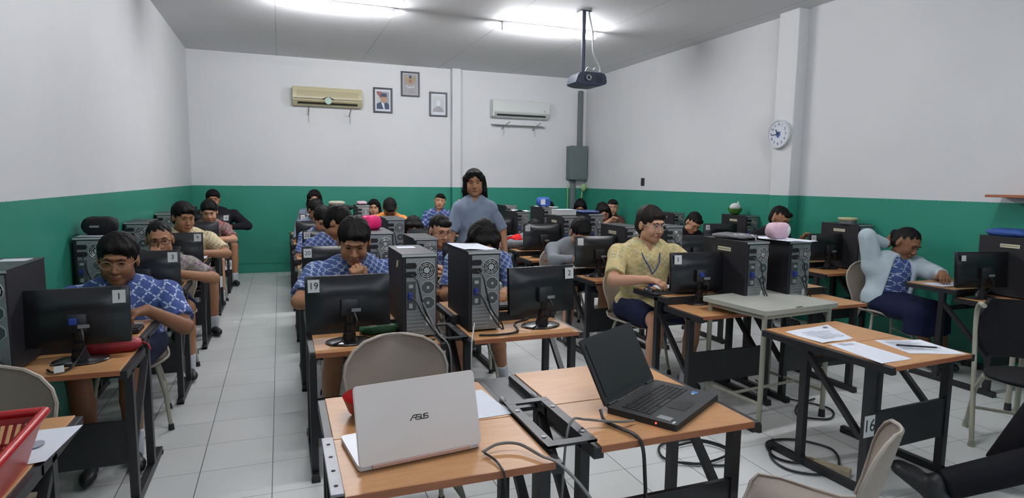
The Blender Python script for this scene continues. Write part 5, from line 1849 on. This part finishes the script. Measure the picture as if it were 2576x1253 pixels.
# left wall row
bA, iA = P_('person in blue batik shirt and gold framed glasses looking down at the left front desk', (-.835, 3.84, 1.02), 1.16, 1.10, 10, 2, 10, 3, 'skin_dark', 'batik_blue', 'navy', 'thick',
   glasses='gold', hips=(-.86, 4.05, .50), handL=(-.668, 3.62, .780), handR=(-.98, 3.62, .775), elbL=(.75, .1, -.8), h=NEAR, w=1.15, sw=.20, curl=.75,
   kneeL=(-.76, 3.62, .49), kneeR=(-1.0, 3.62, .49), footL=(-.74, 3.50, .075), footR=(-.90, 3.42, .075), chair='beige chair under the person in blue batik at the left front desk')
bA2, iA2 = P_('person in grey violet batik with round dark glasses resting the mouth on one hand', (-.84, 5.12, 1.005), 1.10, 1.05, 8, 10, 5, -4, 'skin_mid', 'batik_grey', 'navy', 'bun',
   glasses='bold', hips=(-.86, 5.36, .50), handR=(-.86, 4.985, .830), elbR=(-.3, .0, -1), handL=(-.70, 4.98, .775), elbL=(1, .2, -.3), h=.008, palm={'R': {'dir': (.15, -.25, 1), 'n': (0, -1, .1), 'curl': .5}},
   chair='beige chair of the person resting the mouth on one hand')
P_('person in cream batik with thick black hair looking down to the side', (-.855, 6.48, 1.09), 1.16, 1.12, 12, 28, 12, 0, 'skin_mid', 'batik_cream', 'navy', 'thick', hips=(-.87, 6.72, .50),
   handL=(-.70, 6.28, .775), handR=(-.95, 6.22, .775), elbL=(1, 0, -.4), h=.009, w=1.12, sw=.185, chair='beige chair of the person in cream batik')
P_('person in dull red batik bending over the fourth desk by the left wall', (-.775, 7.88, 1.07), 1.08, 1.0, 5, 5, 18, 0, 'skin_light', 'batik_red', 'navy', 'thick', hips=(-.84, 8.1, .50),
   handL=(-.70, 7.66, .775), elbL=(1, 0, -.4), chair='beige chair of the person in dull red batik')
P_('person in a loose black jacket sitting last along the left wall', (-.865, 9.36, 1.165), 1.08, 1.12, 8, 8, 6, 0, 'skin_mid', 'jacket_black', 'navy', 'thick', hips=(-.85, 9.55, .52),
   handL=(-.66, 9.18, .80), elbL=(1, 0, -.3), sleeve='long', w=1.3, sw=.22, collar=False, chair='beige chair of the person in the black jacket by the back left corner')
# aisle row
bB, iB = P_('person in blue batik bending forward with chin on fist behind the monitor labelled 19', (.405, 3.72, 1.10), 1.14, 1.10, -4, -6, 24, 2, 'skin_mid', 'batik_blue2', 'navy', 'thick',
   hips=(.42, 4.02, .50), handL=(.425, 3.57, .875), elbL=(.7, -.3, -.9), handR=(.27, 3.46, .775), elbR=(-1, .1, -.3), h=NEAR, w=1.12, sw=.195, palm={'L': {'dir': (-.25, -.25, .9), 'n': (.1, -1, .1), 'curl': 1.35}},
   kneeL=(.55, 3.66, .49), kneeR=(.27, 3.62, .49), footL=(.60, 3.70, .075), footR=(.24, 3.62, .075), chair='beige chair of the person with chin on fist')
P_('person with black hair turned away in the second aisle row seat', (.435, 5.08, 1.12), 1.08, 1.0, 20, 60, 30, 0, 'skin_mid', 'batik_blue2', 'navy', 'thick', hips=(.42, 5.32, .50), chair='beige chair of the person turned away in the second aisle row seat')
P_('person with a light face looking down in the third aisle row seat', (.395, 6.38, 1.06), 1.08, 1.0, 0, 5, 30, 0, 'skin_light', 'batik_blue2', 'navy', 'thick', hips=(.40, 6.62, .50), chair='beige chair in the third aisle row seat')
P_('person in a pale grey shirt with tousled hair in the fourth aisle row seat', (.405, 7.78, 1.085), 1.05, 1.0, 10, 25, 30, 0, 'skin_mid', 'shirt_grey', 'navy', 'thick', hips=(.42, 8.0, .50), chair='beige chair in the fourth aisle row seat')
P_('person with long dark hair and shining glasses by the back wall', (.47, 9.38, 1.165), 1.05, 1.0, -3, -3, 2, 0, 'skin_light', 'shirt_grey', 'navy', 'veil', hips=(.47, 9.55, .52), glasses='silver', chair='beige chair by the back wall in the aisle row')
# middle block, far column
P_('person with long straight hair bowed low behind the tower with the white sheet', (1.27, 3.88, 1.075), 1.12, 1.0, -10, -5, 52, 0, 'skin_mid', 'batik_blue2', 'navy', 'long', hips=(1.25, 4.15, .50),
   h=.008, kneeL=(1.38, 3.92, .48), kneeR=(1.1, 3.9, .48), footL=(1.47, 4.02, .075), footR=(1.12, 3.98, .075), chair='beige chair of the person bowed behind the white sheet tower')
P_('person in blue batik and thin dark glasses looking down behind the middle towers', (1.285, 5.12, 1.035), 1.13, 1.05, 5, 10, 12, 0, 'skin_light', 'batik_blue', 'navy', 'short', glasses='thin', hips=(1.27, 5.36, .50), h=.008,
   chair='beige chair of the person in thin dark glasses')
P_('person with long black hair looking down in the third row of the middle block', (1.33, 6.48, .95), 1.08, .98, -5, -12, 32, 0, 'skin_light', 'batik_blue2', 'navy', 'long', hips=(1.32, 6.72, .47), chair='beige chair in the third row of the middle block')
P_('person in bright orange shirt bowing the head over a desk', (1.31, 7.86, 1.10), 1.10, 1.02, -10, -10, 55, 0, 'skin_dark', 'batik_orange', 'navy', 'short', hips=(1.30, 8.12, .50),
   handR=(1.22, 7.72, .93), handL=(1.42, 7.66, .80), chair='beige chair of the person in orange')
P_('person with a round face beside the small back wall tower', (1.32, 9.36, 1.04), 1.05, .98, -8, -12, 5, 0, 'skin_light', 'jacket_black', 'navy', 'bob', hips=(1.32, 9.52, .49), sleeve='long', collar=False, chair='beige chair by the back wall beside the small tower')
P_('small person in blue batik leaning against the back wall left of the standing woman', (2.38, 9.52, 1.125), 1.08, .98, -14, -14, -4, 8, 'skin_light', 'batik_blue', 'navy', 'short', hips=(2.30, 9.68, .50),
   handL=(2.62, 9.36, 1.05), elbL=(.9, .1, -.8), handR=(2.1, 9.4, .6), palm={'L': {'dir': (.4, -.2, .9), 'n': (0, -1, 0)}}, chair='beige chair of the small person by the back wall')
# standing teacher
wR, wI = P_('standing woman in a blue grey short sleeved blouse with shoulder length black hair', (1.83, 5.9, 1.445), 1.15, 1.03, -17, -17, 4, -3, 'skin_mid', 'shirt_grey', 'trousers_black', 'bob',
   hips=(1.84, 5.93, .80), handL=(2.13, 5.80, .76), handR=(1.56, 5.86, .74), elbL=(.8, .5, 0), elbR=(-.8, .5, 0), h=.0072, w=1.06, sw=.152, neckdrop=.085, pose='stand', legs='pants', sleeve='elbow',
   palm={'L': {'dir': (0, -.1, -1), 'n': (1, 0, 0)}, 'R': {'dir': (0, -.1, -1), 'n': (-1, 0, 0)}}, curl=.35)
# right block
yR, yI = P_('person in yellow batik with silver glasses and a dark blue lanyard using a mouse', (2.615, 3.93, 1.155), 1.13, 1.12, -12, 8, 8, 0, 'skin_light', 'batik_yellow', 'navy', 'thick', 'hair_brown', glasses='silver',
   hips=(2.62, 4.06, .50), handR=(2.42, 3.66, .79), elbR=(-.9, .3, -.5), handL=(2.86, 3.56, .77), elbL=(.9, .1, -.5), h=.0058, w=1.13, sw=.195, curl=.55,
   kneeL=(2.84, 3.66, .50), kneeR=(2.50, 3.64, .49), footL=(2.72, 3.58, .075), footR=(2.46, 3.64, .075), chair='beige chair with its back showing behind the person in yellow batik')
gR, gI = P_('person in a grey sweater bent over the desk with the blank labelled monitor', (2.665, 5.18, .99), 1.13, 1.08, -14, -16, 40, 4, 'skin_light', 'sweater', 'navy', 'thick', glasses='thin',
   hips=(2.66, 5.48, .50), handR=(2.50, 4.92, .775), elbR=(-1, .25, -.35), h=.0075, sleeve='long', w=1.1, sw=.20, collar=False,
   kneeR=(2.5, 5.02, .49), kneeL=(2.85, 5.02, .49), footR=(2.42, 4.95, .075), footL=(2.80, 4.95, .075), chair='beige chair of the person in the grey sweater')
rR, rI = P_('person in a grey and red top hidden behind the monitor labelled 12', (2.74, 6.50, .90), 1.08, 1.02, -8, -8, 45, 0, 'skin_light', 'sweater', 'navy', 'short',
   hips=(2.72, 6.85, .49), handR=(2.60, 6.30, .78), elbR=(-1, .2, -.1), sleeve='long', h=.009, sw=.19, collar=False, chair='beige chair behind the monitor labelled 12')
P_('person with wavy dark hair bending down beside a pale face near the corner', (4.46, 7.96, 1.03), 1.12, 1.0, -25, -20, 35, -14, 'skin_light', 'batik_brown', 'navy', 'bob', hips=(4.4, 8.2, .50), handR=(4.44, 7.72, .92), glasses='thin',
   chair='beige chair of the person with wavy dark hair')
P_('person in a brown top with glasses sitting upright near the corner', (5.00, 8.62, 1.06), 1.10, .98, -30, -28, 2, 0, 'skin_light', 'batik_brown', 'navy', 'short', glasses='thin', hips=(4.96, 8.8, .51), chair='beige chair of the upright person in the brown top')
P_('person with dark hair hanging over the face below the metal box', (4.86, 9.48, 1.04), 1.08, .98, -28, -28, 40, 0, 'skin_mid', 'batik_blue', 'navy', 'long', hips=(4.80, 9.70, .50), chair='beige chair below the metal box')
P_('person showing only dark hair behind the blue bag', (4.20, 9.34, 1.01), 1.08, .95, -20, -20, 45, 0, 'skin_mid', 'jacket_black', 'navy', 'short', hips=(4.2, 9.6, .50), collar=False, chair='beige chair behind the blue bag')
P_('person in a dark jacket with a white collar and glasses looking down', (4.90, 6.42, .965), 1.12, 1.02, -10, -8, 36, 10, 'skin_light', 'jacket_black', 'navy', 'short', glasses='thin', hips=(4.86, 6.72, .49), sleeve='long', h=.0085, collar=True,
   chair='beige chair of the person in the dark jacket with white collar')
fR, fI = P_('person in black jacket and glasses by the right wall, one hand raised', (4.95, 5.04, 1.105), 1.10, 1.0, -6, 8, 26, 0, 'skin_mid', 'jacket_black', 'navy', 'flat', glasses='thin', hips=(4.86, 5.28, .50), sleeve='long', h=.008,
   handL=(5.08, 4.86, .90), elbL=(.1, 0, -1), palm={'L': {'dir': (.1, -.6, .8), 'n': (0, .5, .8), 'curl': .7}}, collar=False, chair='beige chair of the person in the black jacket by the right wall')
cR, cI = P_('person in a pale blue cardigan over blue batik, one hand behind the head', (5.00, 3.66, .975), 1.13, 1.05, -22, -2, 26, 12, 'skin_dark', 'batik_blue', 'navy', 'bun', hips=(4.88, 3.72, .47),
   handR=(4.93, 3.78, .965), elbR=(-1, .1, .75), handL=(4.86, 3.24, .79), elbL=(.9, .2, -.4), h=.007, legs='skirt', sleeve='short', sw=.17,
   palm={'R': {'dir': (.6, .3, .5), 'n': (-.3, .9, 0), 'curl': .9}}, kneeL=(4.95, 3.30, .46), kneeR=(4.72, 3.32, .46), footL=(5.0, 3.28, .075), footR=(4.86, 3.28, .075),
   chair='beige chair seen behind the back of the person in the pale cardigan')

# cardigan worn open over the batik shirt
def cardigan(info, root, mat, s=1.05, name='cardigan'):
    N, hips, f, l, sp = (info[k] for k in ('N', 'hips', 'f', 'l', 'sp'))
    pts = [N, hips, info['EL'], info['ER'], info['WL'], info['WR']]
    G = Field(np.min(pts, 0) - .25, np.max(pts, 0) + .2, .0075)
    rot_t = np.stack((l, np.cross(sp, l), sp), 1)
    G.ell(hips + V3(0, 0, .0), (.195, .165, .16), .04, rot_t)
    G.ell(hips * .55 + N * .45, (.188, .156, .20), .05, rot_t)
    G.ell(hips * .27 + N * .73, (.194, .148, .17), .05, rot_t)
    G.cone(info['ShL'], info['ShR'], .092, .092, .05)
    for Sh, E_, W_ in ((info['ShL'], info['EL'], info['WL']), (info['ShR'], info['ER'], info['WR'])):
        G.cone(Sh, E_, .086, .070, .02)
        G.cone(E_, E_ + (W_ - E_) * .92, .056, .042, .015, flat='b')
    c = f * .16
    G.cone(N + c * 1.1 + sp * .06, hips + c * 1.1 - sp * .05, .095, .135, .01, sub=True)
    G.cone(N - sp * .03, N + sp * .14, .075, .070, .006, sub=True)
    G.cut(hips - V3(0, 0, .10), V3(0, 0, -1))
    G.mesh(name, mat, root)
cardigan(cI, cR, 'cardigan')
# lanyard of the person in yellow
def strip(name, mat, root, pts, wd, base):
    MB().tube([tuple(np.array(p) - base) for p in smooth_path([Vector(tuple(p)) for p in pts], 5)], wd, 6).build(name, mat, root, smooth=60)
N, f, l, sp, b = (yI[k] for k in ('N', 'f', 'l', 'sp', 'base'))
low = N + f * .195 - sp * .20 - l * .005
for sg in (-1, 1):
    strip('lanyard', 'denim', yR, [N - f * .05 + l * sg * .055 + sp * .02, N + f * .04 + l * sg * .085 + sp * .018, N + f * .140 + l * sg * .060 - sp * .085, N + f * .185 + l * sg * .035 - sp * .14, low], .0045, b)
MB().box((0, 0, 0), (.042, .008, .105), bev=.006).build('name_badge', 'blue_plug', yR, tuple(low - sp * .085 + f * .008 - b), (0, 0, R(-12)))
MB().box((0, -.0045, -.03), (.012, .002, .02)).build('badge_print', 'sticker_white', yR, tuple(low - sp * .085 + f * .008 - b), (0, 0, R(-12)))
mb = MB()
for k in range(4):
    p = N + f * (.150 + .013 * k) - sp * (.10 + .075 * k) - b
    mb.ell(tuple(p), (.006, .004, .006), seg=8)
mb.build('shirt_button', 'label_cream', yR)
# red shoulder part of the grey and red top
b = rI['base']
S_, E_ = rI['ShR'], rI['ER']
F_ = Field(np.minimum(S_, E_) - .15, np.maximum(S_, E_) + .15, .008)
F_.cone(S_ + (rI['N'] - S_) * .3, S_ + (E_ - S_) * .62, .085, .076, .01, flat='b')
F_.mesh('red_shoulder', 'hood_red', rR)

# seated person at the right edge, only shoes and trouser legs in view
def leg_person():
    hips = V3(3.98, 1.30, .50)
    root, info = person('person in black trousers at the right edge with outstretched legs in black shoes', (3.98, 1.36, 1.20), 1.1, 1.1, -75, -75, 10, 0, 'skin_mid', 'shirt_grey', 'trousers_black', 'short', hips=hips,
                        handL=(3.75, 1.10, .62), handR=(3.72, 1.52, .62), legs='pants', kneeR=(3.52, 1.74, .52), kneeL=(3.40, 1.46, .36), footR=(3.30, 1.84, .10), footL=(2.775, 1.775, .12), shoes=False, h=.010)
    base = info['base']
    for (ank, toe) in (((3.30, 1.84, .085), (3.10, 1.90, .045)), ((2.765, 1.785, .10), (2.70, 1.925, .155))):
        a, t_ = V3(*ank), V3(*toe)
        d = unit(t_ - a)
        S = Field(np.minimum(a, t_) - .14, np.maximum(a, t_) + .14, .006)
        S.cone(a - V3(0, 0, .03) - d * .04, a * .4 + t_ * .6, .045, .046, .02).ell(t_ - d * .02, (.052, .05, .036), .02, np.stack((unit(np.cross(d, V3(0, 0, 1))) * 0 + d, unit(np.cross(V3(0, 0, 1), d)), unit(np.cross(d, np.cross(V3(0, 0, 1), d)))), 1)).cone(a + V3(0, 0, .03), a - V3(0, 0, .02), .046, .05, .02)
        S.cut((0, 0, .006), V3(0, 0, -1))
        so = S.mesh('shoe', 'shoe', root)
    chair(3.98, 1.30, R(-75), 'beige chair of the person in black trousers, outside the right edge')
leg_person()

# ------------------------------------------------------------------ light from outside, camera, output look
w = bpy.data.worlds.new('World')
bpy.context.scene.world = w
w.use_nodes = True
w.node_tree.nodes['Background'].inputs[0].default_value = (.80, .88, 1.0, 1)
w.node_tree.nodes['Background'].inputs[1].default_value = 1.6

cam = bpy.data.cameras.new('camera')
cam.sensor_width = 36
cam.lens = 1535.24 / 2576 * 36
cam.clip_start = .05
co = bpy.data.objects.new('camera', cam)
C.objects.link(co)
yaw, pit, rol = 3.63219925e-01, 1.12014711e-01, 1.18288037e-02
fwd = Vector((math.sin(yaw) * math.cos(pit), math.cos(yaw) * math.cos(pit), -math.sin(pit)))
rt = Vector((math.cos(yaw), -math.sin(yaw), 0))
upv = rt.cross(fwd)
r2 = math.cos(rol) * rt + math.sin(rol) * upv
u2 = -math.sin(rol) * rt + math.cos(rol) * upv
mat = Matrix((r2, u2, -fwd)).transposed().to_4x4()
mat.translation = (0, 0, 1.48)
co.matrix_world = mat
sc = bpy.context.scene
sc.camera = co
sc.view_settings.view_transform = 'Standard'
sc.view_settings.look = 'None'
sc.view_settings.exposure = .85
sc.view_settings.gamma = 1.0
sc.view_settings.use_curve_mapping = False
sc.cycles.max_bounces = 6
sc.cycles.glossy_bounces = 3
sc.cycles.caustics_reflective = False
sc.cycles.caustics_refractive = False
sc.cycles.use_adaptive_sampling = True
sc.cycles.adaptive_threshold = .08
sc.cycles.diffuse_bounces = 4
